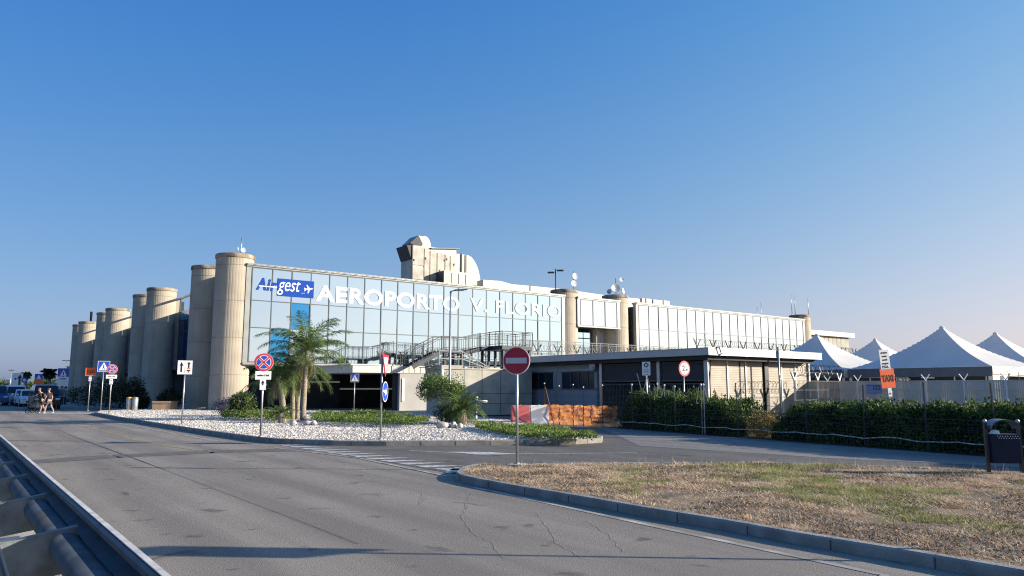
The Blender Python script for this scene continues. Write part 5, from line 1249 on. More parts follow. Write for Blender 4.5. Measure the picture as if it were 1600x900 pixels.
def palm(label, base, top, nf, ln, ll, group='palms in the gravel island', trunk_r=.11, lean=(0, 0), elr=(-.3, 1.35), seed=1, dry=6, name='palm_tree', mat=None, lw=.03, nl=46):
    random.seed(seed); e = E(name, label, 'palm', (base[0], base[1], base[2]), 0, group)
    h = top[2] - base[2]; dx, dy = top[0] - base[0], top[1] - base[1]; pts = [(dx * t ** 1.5, dy * t ** 1.5, h * t) for t in np.linspace(0, 1, 12)]
    rs = [trunk_r * (1.25 - .35 * t + .05 * (i % 2)) for i, t in enumerate(np.linspace(0, 1, 12))]
    mb = MB(); mb.tube(pts, rs, 12); mb.build('trunk', m_bark, e)
    out = []; rach = MB()
    for k in range(nf):
        yaw = k * 2.399 + random.uniform(-.2, .2); el = elr[1] - (elr[1] - elr[0]) * (k / nf) + random.uniform(-.1, .1); l_ = ln * random.uniform(.8, 1.1)
        pr = frond(dx, dy, h - .05, yaw, el, l_, random.uniform(.55, 1.1), ll, nl, out, lw); rach.tube([tuple(a) for a in pr[::2]], [.018 * (1 - i / 9) + .004 for i in range(8)], 4, cap=False)
    o = quads('crown', np.array(out), mat or m_palm, e); rach.build('frond_stem', m_palm, e)
    if dry:
        out = []
        for k in range(dry): frond(dx, dy, h - .15, k * 2.1, -.9 + random.uniform(-.2, .2), ln * .45, .5, ll * .8, 20, out, lw)
        quads('dry_skirt', np.array(out), m_palmd, e)
    return e
def pt(u, v, Y): a = atY(u, v, Y); return (float(a[0]), float(a[1]), float(a[2]))
palm('tallest palm with upright feathery fronds, rightmost trunk of the clump', (*G(473, 657, .14), .14)[:3], pt(480, 548, 35), 25, 2.5, .55, seed=3, elr=(.1, 1.42), nl=58, lw=.036)
palm('palm on a thin pale trunk left of the tallest one in the clump', pt(464, 655, 36), pt(471, 570, 36), 17, 2.2, .52, nl=50, seed=5, elr=(-.3, 1.2), trunk_r=.08)
palm('palm in the middle left of the clump with a rough trunk', pt(457, 656, 36.4), pt(456, 575, 36.2), 15, 2.0, .48, seed=8, elr=(-.3, 1.2), trunk_r=.1)
palm('leaning leftmost palm of the clump with low drooping fronds', pt(443, 655, 35.4), pt(434, 588, 35.6), 15, 2.05, .46, seed=11, elr=(-.4, 1.2), trunk_r=.13)
palm('small cycad like palm at the foot of the palm clump', pt(440, 660, 32.6), pt(439, 645, 32.6), 15, .75, .22, seed=21, dry=0, trunk_r=.14, name='cycad', mat=m_cyc, elr=(.0, 1.2), lw=.02, nl=30)
palm('big spiky cycad on the right of the gravel island', pt(721, 663, 31.5), pt(721, 640, 31.5), 38, 1.3, .3, seed=22, dry=0, trunk_r=.2, name='cycad', mat=m_cyc, elr=(-.25, 1.35), lw=.022, nl=44)
# small leafy tree
def tree(label, base, h, crown_r, crown_z, n, size, mat, trunk_r=.07, seed=1, name='small_tree', cat='tree', group=None, nb=7, lobes=None):
    random.seed(seed); e = E(name, label, cat, base, 0, group); mb = MB()
    mb.tube([(0, 0, 0), (.05, 0, crown_z * .45), (.0, .03, crown_z * .9)], [trunk_r, trunk_r * .8, trunk_r * .5], 8)
    for k in range(nb):
        a = k * 2.4; z = crown_z * (.45 + .4 * k / nb); l = crown_r[0] * .8
        mb.tube([(0.03, 0, z), (math.cos(a) * l * .5, math.sin(a) * l * .5, z + .35 * crown_r[2]), (math.cos(a) * l, math.sin(a) * l, z + .9 * crown_r[2])], [trunk_r * .5, trunk_r * .3, trunk_r * .1], 5)
    mb.build('trunk', m_bark, e)
    if lobes is None:
        lobes = [((0, 0, crown_z), crown_r)] + [((math.cos(a) * crown_r[0] * .6, math.sin(a) * crown_r[1] * .6, crown_z + random.uniform(-.4, .4) * crown_r[2]), tuple(c * random.uniform(.4, .6) for c in crown_r)) for a in np.linspace(0, 5.3, 6)]
    m_ = n // len(lobes); ps = []
    for c, r in lobes:
        d = RNG.normal(size=(m_, 3)); d /= np.linalg.norm(d, axis=1)[:, None]; rad = RNG.uniform(.25, 1.05, m_) ** .6; ps.append(np.array(c) + d * np.array(r) * rad[:, None])
    p = np.concatenate(ps); k = vnoise(p[:, 0] * 2 + p[:, 2] * 1.3, p[:, 1] * 2 - p[:, 2] * 1.7, 1.2, seed) > .36
    leaves('crown', p[k], size, mat, e, .45); return e
tree('small leafy green tree with a round crown standing by the stair block', pt(690, 658, 34), 2.6, (1.15, 1.0, .80), 1.55, 7500, .10, m_tree, seed=4)
def shrub(label, u, v, Y, r, n, size, mat, name='shrub', seed=1, group=None, cat='shrub', zoff=0.0):
    b = pt(u, v, Y); e = E(name, label, cat, (b[0], b[1], .12), 0, group); random.seed(seed); mb = MB()
    for k in range(7):
        a = k * 2.4; mb.tube([(0, 0, 0), (math.cos(a) * r[0] * .4, math.sin(a) * r[1] * .4, r[2] * .9), (math.cos(a) * r[0] * .8, math.sin(a) * r[1] * .8, r[2] * 1.5)], [.02, .014, .005], 4)
    mb.build('stems', m_bark, e)
    leafcloud('foliage', (0, 0, r[2] * .95 + zoff), r, n, size, mat, e, hollow=.25, zmin=.02); return e
shrub('low purple grey shrub at the foot of the corner column', 354, 648, 41, (.95, .8, .55), 2600, .09, m_purple, seed=3)
shrub('upright green shrub right of the purple shrub by the corner column', 376, 650, 39, (.72, .7, .72), 2600, .12, m_hedge, seed=4)
shrub('dark bushy undergrowth at the foot of the small tree', 703, 665, 32.5, (.8, .6, .42), 2600, .08, m_hedge_d, seed=6)
shrub('tall weedy twigs reaching right of the small tree', 712, 655, 34, (.6, .5, .65), 700, .08, m_tree, seed=7)
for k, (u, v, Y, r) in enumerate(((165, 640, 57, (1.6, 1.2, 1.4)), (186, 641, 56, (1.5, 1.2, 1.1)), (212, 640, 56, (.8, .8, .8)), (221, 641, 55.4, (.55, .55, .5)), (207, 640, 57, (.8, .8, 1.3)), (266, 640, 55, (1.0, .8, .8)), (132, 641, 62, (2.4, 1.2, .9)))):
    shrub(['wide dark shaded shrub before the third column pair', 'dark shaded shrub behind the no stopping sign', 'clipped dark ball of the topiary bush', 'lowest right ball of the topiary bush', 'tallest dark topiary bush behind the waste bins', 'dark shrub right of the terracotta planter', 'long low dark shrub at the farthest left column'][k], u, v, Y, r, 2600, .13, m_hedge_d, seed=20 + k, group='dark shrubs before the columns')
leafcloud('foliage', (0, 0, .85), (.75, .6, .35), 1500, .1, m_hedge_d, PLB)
e = E('white_rocks', 'pale rocks and dry debris piled at the foot of the cycad', 'rock', (*G(695, 668, .14), .14), 0); 
for k in range(6): mb = MB(); mb.blob((random.uniform(-.7, .7), random.uniform(-.3, .3), .08), (random.uniform(.1, .28), .15, random.uniform(.08, .18)), 8, 6, jit=.2); mb.build('rock', m_rock, e)
e = E('white_rocks', 'small pale rocks at the foot of the palm clump', 'rock', (*G(474, 664, .14), .14), 0)
for k in range(4): mb = MB(); mb.blob((random.uniform(-.6, .5), random.uniform(-.2, .2), .08), (random.uniform(.1, .22), .13, random.uniform(.08, .15)), 8, 6, jit=.2); mb.build('rock', m_rock, e)
# ground cover ribbons
def cover(label, poly, h, n, size, mat, z=.13):
    if area(poly) < 0: poly = poly[::-1]
    X, Y = sample(poly, n); hh = h * (.55 + .6 * vnoise(X, Y, 1.6, 8)); 
    # fall off to the rim
    Z = z + hh * RNG.uniform(.25, 1, n) ** .6
    return tag(leaves('ground_cover', np.c_[X, Y, Z], size, mat, None, .5, .6), label, 'ground cover', kind='stuff')
cover('bright green ground cover strip right of the palm clump', [G(484, 662, .14), G(560, 667, .14), G(655, 669, .14), G(672, 663, .14), G(600, 655, .14), G(500, 654, .14)], .42, 15000, .085, m_cover)
cover('bright green ground cover patch left of the palm clump', [G(345, 656, .14), G(410, 659, .14), G(452, 661, .14), G(452, 654, .14), G(400, 651, .14), G(350, 651, .14)], .38, 7000, .09, m_cover)
cover('bright green ground cover ribbon at the right tip of the gravel island', [G(742, 672, .14), G(800, 684, .14), G(870, 690, .14), G(935, 690.3, .14), G(925, 686.5, .14), G(860, 676, .14), G(795, 672, .14), G(748, 667, .14)], .26, 15000, .07, m_cover)

# ------------------------------------------------------------------ hedges with wire fence along the side road
HA, HB, HC = np.array(G(965, 669, 0)), np.array(G(1200, 687, 0)), np.array(G(1540, 713, 0))
HD = HC + (HC - HB) / np.linalg.norm(HC - HB) * 5.0
def hedge(label, A, B, t, h, n, seed, hl=.2, mound=.0):
    A = np.array(A); B = np.array(B); d = (B - A); L_ = np.linalg.norm(d); d /= L_; nn = np.array([-d[1], d[0]]); 
    if nn[0] < 0: nn = -nn
    e = E('hedge', label, 'hedge', (0, 0, 0), 0, 'hedges behind the side road'); r = np.random.default_rng(seed)
    mb = MB(); k = 30; prof = []
    hs = lambda s: h * (.80 + .32 * vnoise(np.array([s * .9]), np.array([seed * 3.1]), 1.0, seed)[0]) * (min(1, .4 + s / 1.2) * min(1, .4 + (L_ - s) / 1.2)) * (1 - (.30 * (s / L_) ** 2.5 if mound else 0))
    vs = []
    for i in range(k + 1):
        s = L_ * i / k; H_ = hs(s) - .12
        for (a, b) in ((.25, 0), (.22, H_ * .7), (.45, H_), (t - .3, H_), (t - .15, 0)): c = A + d * s + nn * a; vs.append((c[0], c[1], b))
    mb.add(vs, [(i * 5 + j, i * 5 + j + 1, (i + 1) * 5 + j + 1, (i + 1) * 5 + j) for i in range(k) for j in range(4)] + [(0, 1, 2, 3, 4), tuple(k * 5 + j for j in (4, 3, 2, 1, 0))]); mb.build('inner_branches', M('hedge_core', (.012, .016, .008), .95, var=.2), e)
    s = r.uniform(0, L_, n); a = r.uniform(0, 1, n); H_ = np.array([hs(x) for x in s]); which = r.random(n)
    off = np.where(which < .38, r.uniform(.02, .3, n), r.uniform(.1, t, n)); z = np.where(which < .38, r.uniform(.02, 1, n) * H_, H_ + r.uniform(-.18, .12, n) + .25 * (vnoise(s, off, 2.2, seed + 2) - .5))
    p = np.c_[A[0] + d[0] * s + nn[0] * off, A[1] + d[1] * s + nn[1] * off, np.maximum(z, .02)]
    leaves('foliage', p, .10, m_hedge, e, .5, .3); 
    # shoots sticking out
    m2 = n // 18; s = r.uniform(0, L_, m2 // 12); off = r.uniform(.2, t, m2 // 12); pts = []
    for a_, b_ in zip(s, off):
        H2 = hs(a_); l = r.uniform(.1, hl + .1)
        for q_ in range(12): pts.append((A[0] + d[0] * a_ + nn[0] * b_ + r.normal() * .03, A[1] + d[1] * a_ + nn[1] * b_ + r.normal() * .03, H2 + l * q_ / 12))
    leaves('shoots', np.array(pts), .12, m_hedge, e, .4, 1.2); return e
dh = (HB - HA) / np.linalg.norm(HB - HA)
hedge('left hedge block between the orange netting and the dry gap', HA + dh * .05, HB - dh * 1.25, 1.9, 1.40, 22000, 3, .35, 1)
hedge('long right hedge running to the edge of the photo behind the litter bin', HB + dh * .1, HD, 1.7, 1.08, 42000, 5, .25)
gapc = HB - dh * .6
leafcloud('dry_bush', (gapc[0] + .5, gapc[1] + .3, .45), (.55, .6, .5), 2600, .08, m_dry); tag(bpy.data.objects['dry_bush'], 'dry yellow brown weeds in the gap between the two hedges', 'bush')
# dark soil bank under the hedges
mb = MB(); nH = np.array([dh[1], -dh[0]]); nH = nH if nH[0] < 0 else -nH
mb.add([(*(HA + nH * .25 - dh * 3.6), .016), (*(HD + nH * .15), .016), (*(HD - nH * 3), .016), (*(HA - nH * 3 - dh * 3), .016)], [(0, 1, 2, 3)]); tag(mb.build('soil_bank', M('dark_soil', (.07, .05, .03), .95, var=.3, vs=4, bump=.5)), kind='structure')
# fence before the hedge
m_fdark = M('dark_fence_wire', (.045, .05, .045), .6, .3, var=.1); m_tape = M('tape', (.42, .40, .34), .7, var=.4, vs=12, lo=.45, hi=.55)
WF = E('wire_fence', 'low dark wire mesh fence with tape in front of the hedges', 'fence', (0, 0, 0), 0)
FA = HA + nH * .10 - dh * .1; FB = HD + nH * .10; Lw = np.linalg.norm(FB - FA); df = (FB - FA) / Lw
mb = MB(); k = int(Lw / .11)
for i in range(k): c = FA + df * (i * .11); mb.bar((*c, .02), (*c, .86), .006)
for z in np.arange(.06, .9, .1): mb.bar((*FA, z), (*FB, z), .006)
mb.build('wire_mesh', m_fdark, WF)
mb = MB(); N_ = 60
for zz, wd in ((.30, .026), (.62, .012), (.87, .012)):
    mb = MB(); pr = None
    for i in range(N_ + 1):
        c = FA + df * (Lw * i / N_) + nH * .02; z = zz - .03 * math.sin(i * 1.3) * (i % 3 > 0) - .02 * abs(math.sin(i * .5)); q_ = (c[0], c[1], z)
        if pr: mb.bar(pr, q_, .008, wd)
        pr = q_
    mb.build('tape', m_tape if wd > .02 else m_fdark, WF)
def fpost(u, vt, ln=0., Yoff=0.):
    pass
mbp = []
for (u, vt, du) in ((1256, 601, 4), (1348, 601, 1), (1442, 597, 5), (1547, 598, 8), (1016, 600, 0), (1149, 598, 4)):
    # intersection of the ray with the fence line
    n_ = np.array([-df[1], df[0]]); a = onp(u + du, 650, FA, n_); b = a.copy(); zt = onp(u, vt, FA, n_)
    mb = MB(); mb.bar((a[0], a[1], 0), (zt[0], zt[1], zt[2]), .028); mb.build('post', m_fdark, WF)
# orange netting with posts
m_net = bpy.data.materials.new('orange_netting'); m_net.use_nodes = True; n = m_net.node_tree; b = n.nodes['Principled BSDF']; b.inputs['Roughness'].default_value = .6
tc = n.nodes.new('ShaderNodeTexCoord'); nz = n.nodes.new('ShaderNodeTexNoise'); nz.inputs['Scale'].default_value = 1; mp = n.nodes.new('ShaderNodeMapping'); mp.inputs['Scale'].default_value = (1.2, 1.2, 9)
n.links.new(tc.outputs['Object'], mp.inputs[0]); n.links.new(mp.outputs[0], nz.inputs['Vector']); cr = n.nodes.new('ShaderNodeValToRGB'); cr.color_ramp.elements[0].position = .35; cr.color_ramp.elements[1].position = .65
cr.color_ramp.elements[0].color = (.40, .10, .03, 1); cr.color_ramp.elements[1].color = (.88, .40, .13, 1); n.links.new(nz.outputs[0], cr.inputs[0]); n.links.new(cr.outputs[0], b.inputs['Base Color'])
trn = n.nodes.new('ShaderNodeBsdfTranslucent'); n.links.new(cr.outputs[0], trn.inputs[0]); mx = n.nodes.new('ShaderNodeMixShader'); mx.inputs[0].default_value = .6; n.links.new(b.outputs[0], mx.inputs[1]); n.links.new(trn.outputs[0], mx.inputs[2])
tp = n.nodes.new('ShaderNodeBsdfTransparent'); mx2 = n.nodes.new('ShaderNodeMixShader'); ck = n.nodes.new('ShaderNodeTexNoise'); ck.inputs['Scale'].default_value = 5; ck.inputs['Detail'].default_value = 8; n.links.new(tc.outputs['Object'], ck.inputs['Vector'])
c5 = n.nodes.new('ShaderNodeValToRGB'); c5.color_ramp.elements[0].position = .38; c5.color_ramp.elements[1].position = .5; c5.color_ramp.elements[0].color = (.25,) * 3 + (1,); c5.color_ramp.elements[1].color = (.72,) * 3 + (1,); n.links.new(ck.outputs[0], c5.inputs[0])
n.links.new(c5.outputs[0], mx2.inputs[0]); n.links.new(tp.outputs[0], mx2.inputs[1]); n.links.new(mx.outputs[0], mx2.inputs[2]); n.links.new(mx2.outputs[0], n.nodes['Material Output'].inputs[0]); MATS['net'] = m_net
NA = np.array(G(851, 663, .0)); NB_ = np.array(G(965, 669.5, .0)); ON = E('safety_netting', 'orange plastic safety netting strung between thin posts by the road barriers', 'netting', (0, 0, 0), 0)
dn = NB_ - NA; Ln = np.linalg.norm(dn); dn /= Ln; nn_ = np.array([dn[1], -dn[0]]); vs = []; nx, nz_ = 60, 12
for j in range(nz_ + 1):
    for i in range(nx + 1):
        s = Ln * i / nx; off = .018 * math.sin(i * .9 + j * .6) + .025 * math.sin(j * 2.1 + i * .23); z = .04 + (.88 - .05 * math.sin(i * .31) ** 2) * j / nz_
        c = NA + dn * s + nn_ * off; vs.append((c[0], c[1], z))
mb = MB(); mb.add(vs, [(j * (nx + 1) + i, j * (nx + 1) + i + 1, (j + 1) * (nx + 1) + i + 1, (j + 1) * (nx + 1) + i) for j in range(nz_) for i in range(nx)], 0, True); mb.build('net', m_net, ON)
for (u, vt) in ((851, 599), (874, 603), (896, 601), (912, 605), (942, 602)):
    a = onp(u, 660, NA, nn_); t_ = onp(u, vt, NA, nn_); mb = MB(); mb.bar((a[0], a[1], 0), (a[0] + .0, a[1], t_[2]), .035); o = mb.build('post', M('rust_post', (.09, .05, .035), .8, var=.2), ON); mb = MB(); mb.blob((a[0], a[1], t_[2]), (.035, .035, .035), 6, 4); mb.build('post_cap', m_white, o)
mb = MB(); a = onp(852, 605, NA, nn_); b = onp(866, 664, NA, nn_); mb.bar(tuple(a), (b[0], b[1], .0), .03)
for zz in (1.05, 1.3, 1.55): mb.bar((*(NA), zz), (*(NB_ + dn * 2), zz), .01)
mb.build('brace', M('rust_post', (.09, .05, .035)), ON)
# white tipped stakes and dry reeds rising from the left hedge
e = E('stake_row', 'thin pale stakes with white tips rising from the left hedge', 'stakes', (0, 0, 0), 0)
for (u, vt, Y) in ((987, 601, 30.3), (1014, 604, 29.5), (1027, 600, 29), (1038, 602, 28.6), (1054, 604, 28), (1095, 601, 26.6), (1099, 601, 26.4)):
    t_ = pt(u, vt, Y); mb = MB(); mb.bar((t_[0], t_[1], 0), t_, .03); o = mb.build('stake', m_galv, e); mb = MB(); mb.blob(t_, (.035, .035, .045), 6, 4); mb.build('tip', m_white, o)
e = E('dry_reeds', 'broken dry reed stalks sticking out of the left hedge', 'reeds', (0, 0, 0), 0); mb = MB()
for (u0, v0, u1, v1, Y) in ((1011, 590, 1003, 606, 30), (1012, 590, 1018, 604, 30), (1026, 597, 1034, 601, 29.4), (1044, 612, 1047, 624, 28.7), (1038, 604, 1030, 616, 29), (995, 583, 1004, 603, 30), (1100, 606, 1108, 618, 26.5), (1092, 604, 1088, 618, 26.7), (1022, 600, 1026, 615, 29)):
    mb = MB(); mb.bar(pt(u0, v0, Y), pt(u1, v1 + 12, Y), .02); mb.build('stalk', M('dry_stalk', (.42, .38, .28), .8, var=.2), e)

# ------------------------------------------------------------------ distance: tree line, palms, low buildings
for k, (u0, u1, vt, Y, lab) in enumerate(((-60, 20, 591, 260, 'distant low tree clump at the left edge behind the blue van'), (28, 62, 598, 240, 'distant low trees behind the parked white cars'), (62, 84, 594, 150, 'dark round bush beyond the dark van'), (1290, 1420, 603, 330, 'distant trees hidden behind the marquees'))):
    a, b = atY(u0, vt, Y), atY(u1, vt, Y); h = a[2]; e = E('distant_trees', lab, 'trees', ((a[0] + b[0]) / 2, Y, 0), 0); w_ = (b[0] - a[0]) / 2
    mb = MB(); mb.tube([(0, 0, 0), (0, 0, h * .6)], [.4, .2], 6); mb.build('trunk', m_bark, e)
    leafcloud('crown', (0, 0, h * .45), (w_, 5, h * .55), 2500, 1.1 if Y > 200 else .7, m_hedge, e, hollow=.1, zmin=.1)
for (u, vb, vt, Y, lab, s) in ((40, 628, 586, 110, 'distant bushy palm above the parked white cars', 11), (77, 630, 583, 100, 'distant dark palm between the crossing signs', 18)):
    palm(lab, pt(u, vb, Y), pt(u, vt, Y), 16, s * Y / FPX * .62, .7, group=None, seed=int(u), trunk_r=.2, dry=4, lw=.16, nl=22, mat=m_hedge_d if u > 50 else m_hedge)
for (u0, u1, vt, Y, lab, m) in ((104, 113, 573, 135, 'grey far end wall of a building left of the last column', m_wall), (-30, 200, 607.5, 230, 'very distant low pale buildings on the left skyline', m_cream), (85, 112, 599, 120, 'low pale structure beyond the far crossing sign', m_cream)):
    a, b = atY(u0, vt, Y), atY(u1, vt, Y); e = E('distant_building', lab, 'building', ((a[0] + b[0]) / 2, Y, 0), 0); w_ = (b[0] - a[0]) / 2
    mb = MB(); mb.box((-w_, 0, 0), (w_, 6, a[2])); mb.build('wall', m, e); mb = MB(); mb.box((-w_ - .1, -.1, a[2]), (w_ + .1, 6.1, a[2] + .15)); mb.build('roof', m_alul, e)

# ------------------------------------------------------------------ vehicles (local +y = front)
def vehicle(label, x, y, rz, paint, kind='car', group='cars parked by the left road'):
    e = E('parked_car' if kind == 'car' else 'parked_van', label, 'car' if kind == 'car' else 'van', (x, y, 0.01), rz, group)
    if kind == 'car': Lc, W_, body, cab = 4.1, 1.74, [(2.05, .28), (2.08, .55), (1.95, .72), (1.1, .90), (-1.6, .95), (-2.0, .90), (-2.05, .45), (-2.02, .28)], [(1.15, .88), (.35, 1.42), (-.2, 1.49), (-1.2, 1.45), (-1.85, .92)]
    else: Lc, W_, body, cab = 4.6, 1.86, [(2.3, .3), (2.32, .7), (2.2, .95), (1.6, 1.08), (-2.2, 1.1), (-2.3, 1.0), (-2.3, .35), (-2.28, .3)], [(1.7, 1.06), (.95, 1.8), (.5, 1.9), (-2.05, 1.92), (-2.26, 1.08)]
    def loft(prof, w0, w1, zc=None):
        n = len(prof); vs = []
        zs = [z for _, z in prof]; z0, z1 = min(zs), max(zs)
        for s in (-1, -.9, .9, 1):
            for yy_, z in prof:
                t = (z - z0) / (z1 - z0 + 1e-6); wd = w0 + (w1 - w0) * t; k = 1 if abs(s) < 1 else .0
                vs.append((s * wd / 2, yy_ * (1 if abs(s) < 1 else .97), z - (0 if abs(s) < 1 else .03 * (t > .5)) + (0.03 if abs(s) == 1 and t < .2 else 0)))
        fs = [tuple(range(n))[::-1], tuple(3 * n + i for i in range(n))]
        for j in range(3):
            for i in range(n): fs.append((j * n + i, j * n + (i + 1) % n, (j + 1) * n + (i + 1) % n, (j + 1) * n + i))
        return MB().add(vs, fs)
    loft(body, W_, W_ * .97).build('body', paint, e); c = loft(cab, W_ * .94, W_ * .76).build('cabin', paint, e)
    mb = MB(); (y0, z0), (y1, z1) = cab[0], cab[1]; a = .1; b = .9; q0 = (y0 + (y1 - y0) * a + .02, z0 + (z1 - z0) * a + .015); q1 = (y0 + (y1 - y0) * b + .02, z0 + (z1 - z0) * b + .015)
    mb.add([(-W_ * .40, q0[0], q0[1]), (W_ * .40, q0[0], q0[1]), (W_ * .35, q1[0], q1[1]), (-W_ * .35, q1[0], q1[1])], [(0, 1, 2, 3)]); mb.build('windscreen', m_cglass, c)
    zb_, zt_ = cab[0][1] + .06, cab[2][1] - .08
    for s in (-1, 1):
        mb = MB(); wl = lambda z: W_ * .5 * (.94 + (.76 - .94) * (z - cab[0][1]) / (cab[3][1] - cab[0][1])) + .012
        for (ya, yb_, yc, yd) in ((cab[0][0] - .3, .1, .1, cab[1][0] - .08), (.02, cab[-1][0] + .35, cab[3][0] + .1, .02)):
            mb.add([(s * wl(zb_), ya, zb_), (s * wl(zb_), yb_, zb_), (s * wl(zt_), yc, zt_), (s * wl(zt_), yd, zt_)], [(0, 1, 2, 3)])
        mb.build('side_window', m_cglass, c)
        mb = MB(); mb.box((s * W_ * .5, .65 if kind == 'car' else 1.2, 1.0), (s * (W_ * .5 + .16), .8 if kind == 'car' else 1.35, 1.13)) if s > 0 else mb.box((s * (W_ * .5 + .16), .65 if kind == 'car' else 1.2, 1.0), (s * W_ * .5, .8 if kind == 'car' else 1.35, 1.13)); mb.build('mirror', paint, e)
        mb = MB(); yy_ = body[1][0] + .0; mb.blob((s * W_ * .36, yy_ - .06, .66 if kind == 'car' else .78), (.2, .09, .09), 10, 6); mb.build('headlight', M('headlight', (.55, .58, .6), .1, .3, var=.02), e)
        for yw in (Lc * .31, -Lc * .31):
            mb = MB(); n = 20; x0_, x1_ = s * (W_ * .5 - .2), s * (W_ * .5 + .01); vs = [(xx, yw + .31 * math.cos(2 * math.pi * k / n), .31 + .31 * math.sin(2 * math.pi * k / n)) for xx in (x0_, x1_) for k in range(n)]
            mb.add(vs, [tuple(range(n)), tuple(range(n, 2 * n))] + [(k, (k + 1) % n, n + (k + 1) % n, n + k) for k in range(n)]); wh = mb.build('wheel', m_rubber, e)
            mb = MB(); vs = [(s * (W_ * .5 + .018), yw + .19 * math.cos(2 * math.pi * k / n), .31 + .19 * math.sin(2 * math.pi * k / n)) for k in range(n)]; mb.add(vs, [tuple(range(n))]); mb.build('rim', m_galv, wh)
    mb = MB(); yy_ = body[0][0] + .035; mb.box((-.45, yy_ - .05, .36), (.45, yy_, .52)); mb.build('grille', m_black, e); mb = MB(); mb.box((-.26, yy_ + .001, .42), (.26, yy_ + .012, .53)); mb.build('number_plate', m_white, e)
    return e
face = math.atan2(-D2[1], -D2[0]) - math.pi / 2      # front points along -D2 (towards the camera)
for (u, v, kind, paint, lab, dr) in ((44, 636, 'car', m_carw, 'white car nearest to the pedestrians in the parked row', .05), (36, 634.3, 'car', m_carw, 'white car second in the parked row behind the nearest', 0), (22, 633.5, 'van', m_carw, 'tall white van at the left of the parked row', .0), (29, 631, 'car', m_carw, 'white car half hidden behind the others in the parked row', 0.0)):
    x, y = G(u, v); k_ = 1 + 2.3 / y; vehicle(lab, x * k_, y * k_, face + dr, paint, kind)
x, y = G(-8, 634); vehicle('blue van cut by the left edge of the photo', x * 1.02, y * 1.02, face, m_carblue, 'van')
x, y = G(68, 640.5); vehicle('black van standing behind the two pedestrians', x * 1.045, y * 1.045, face, m_carb, 'van')

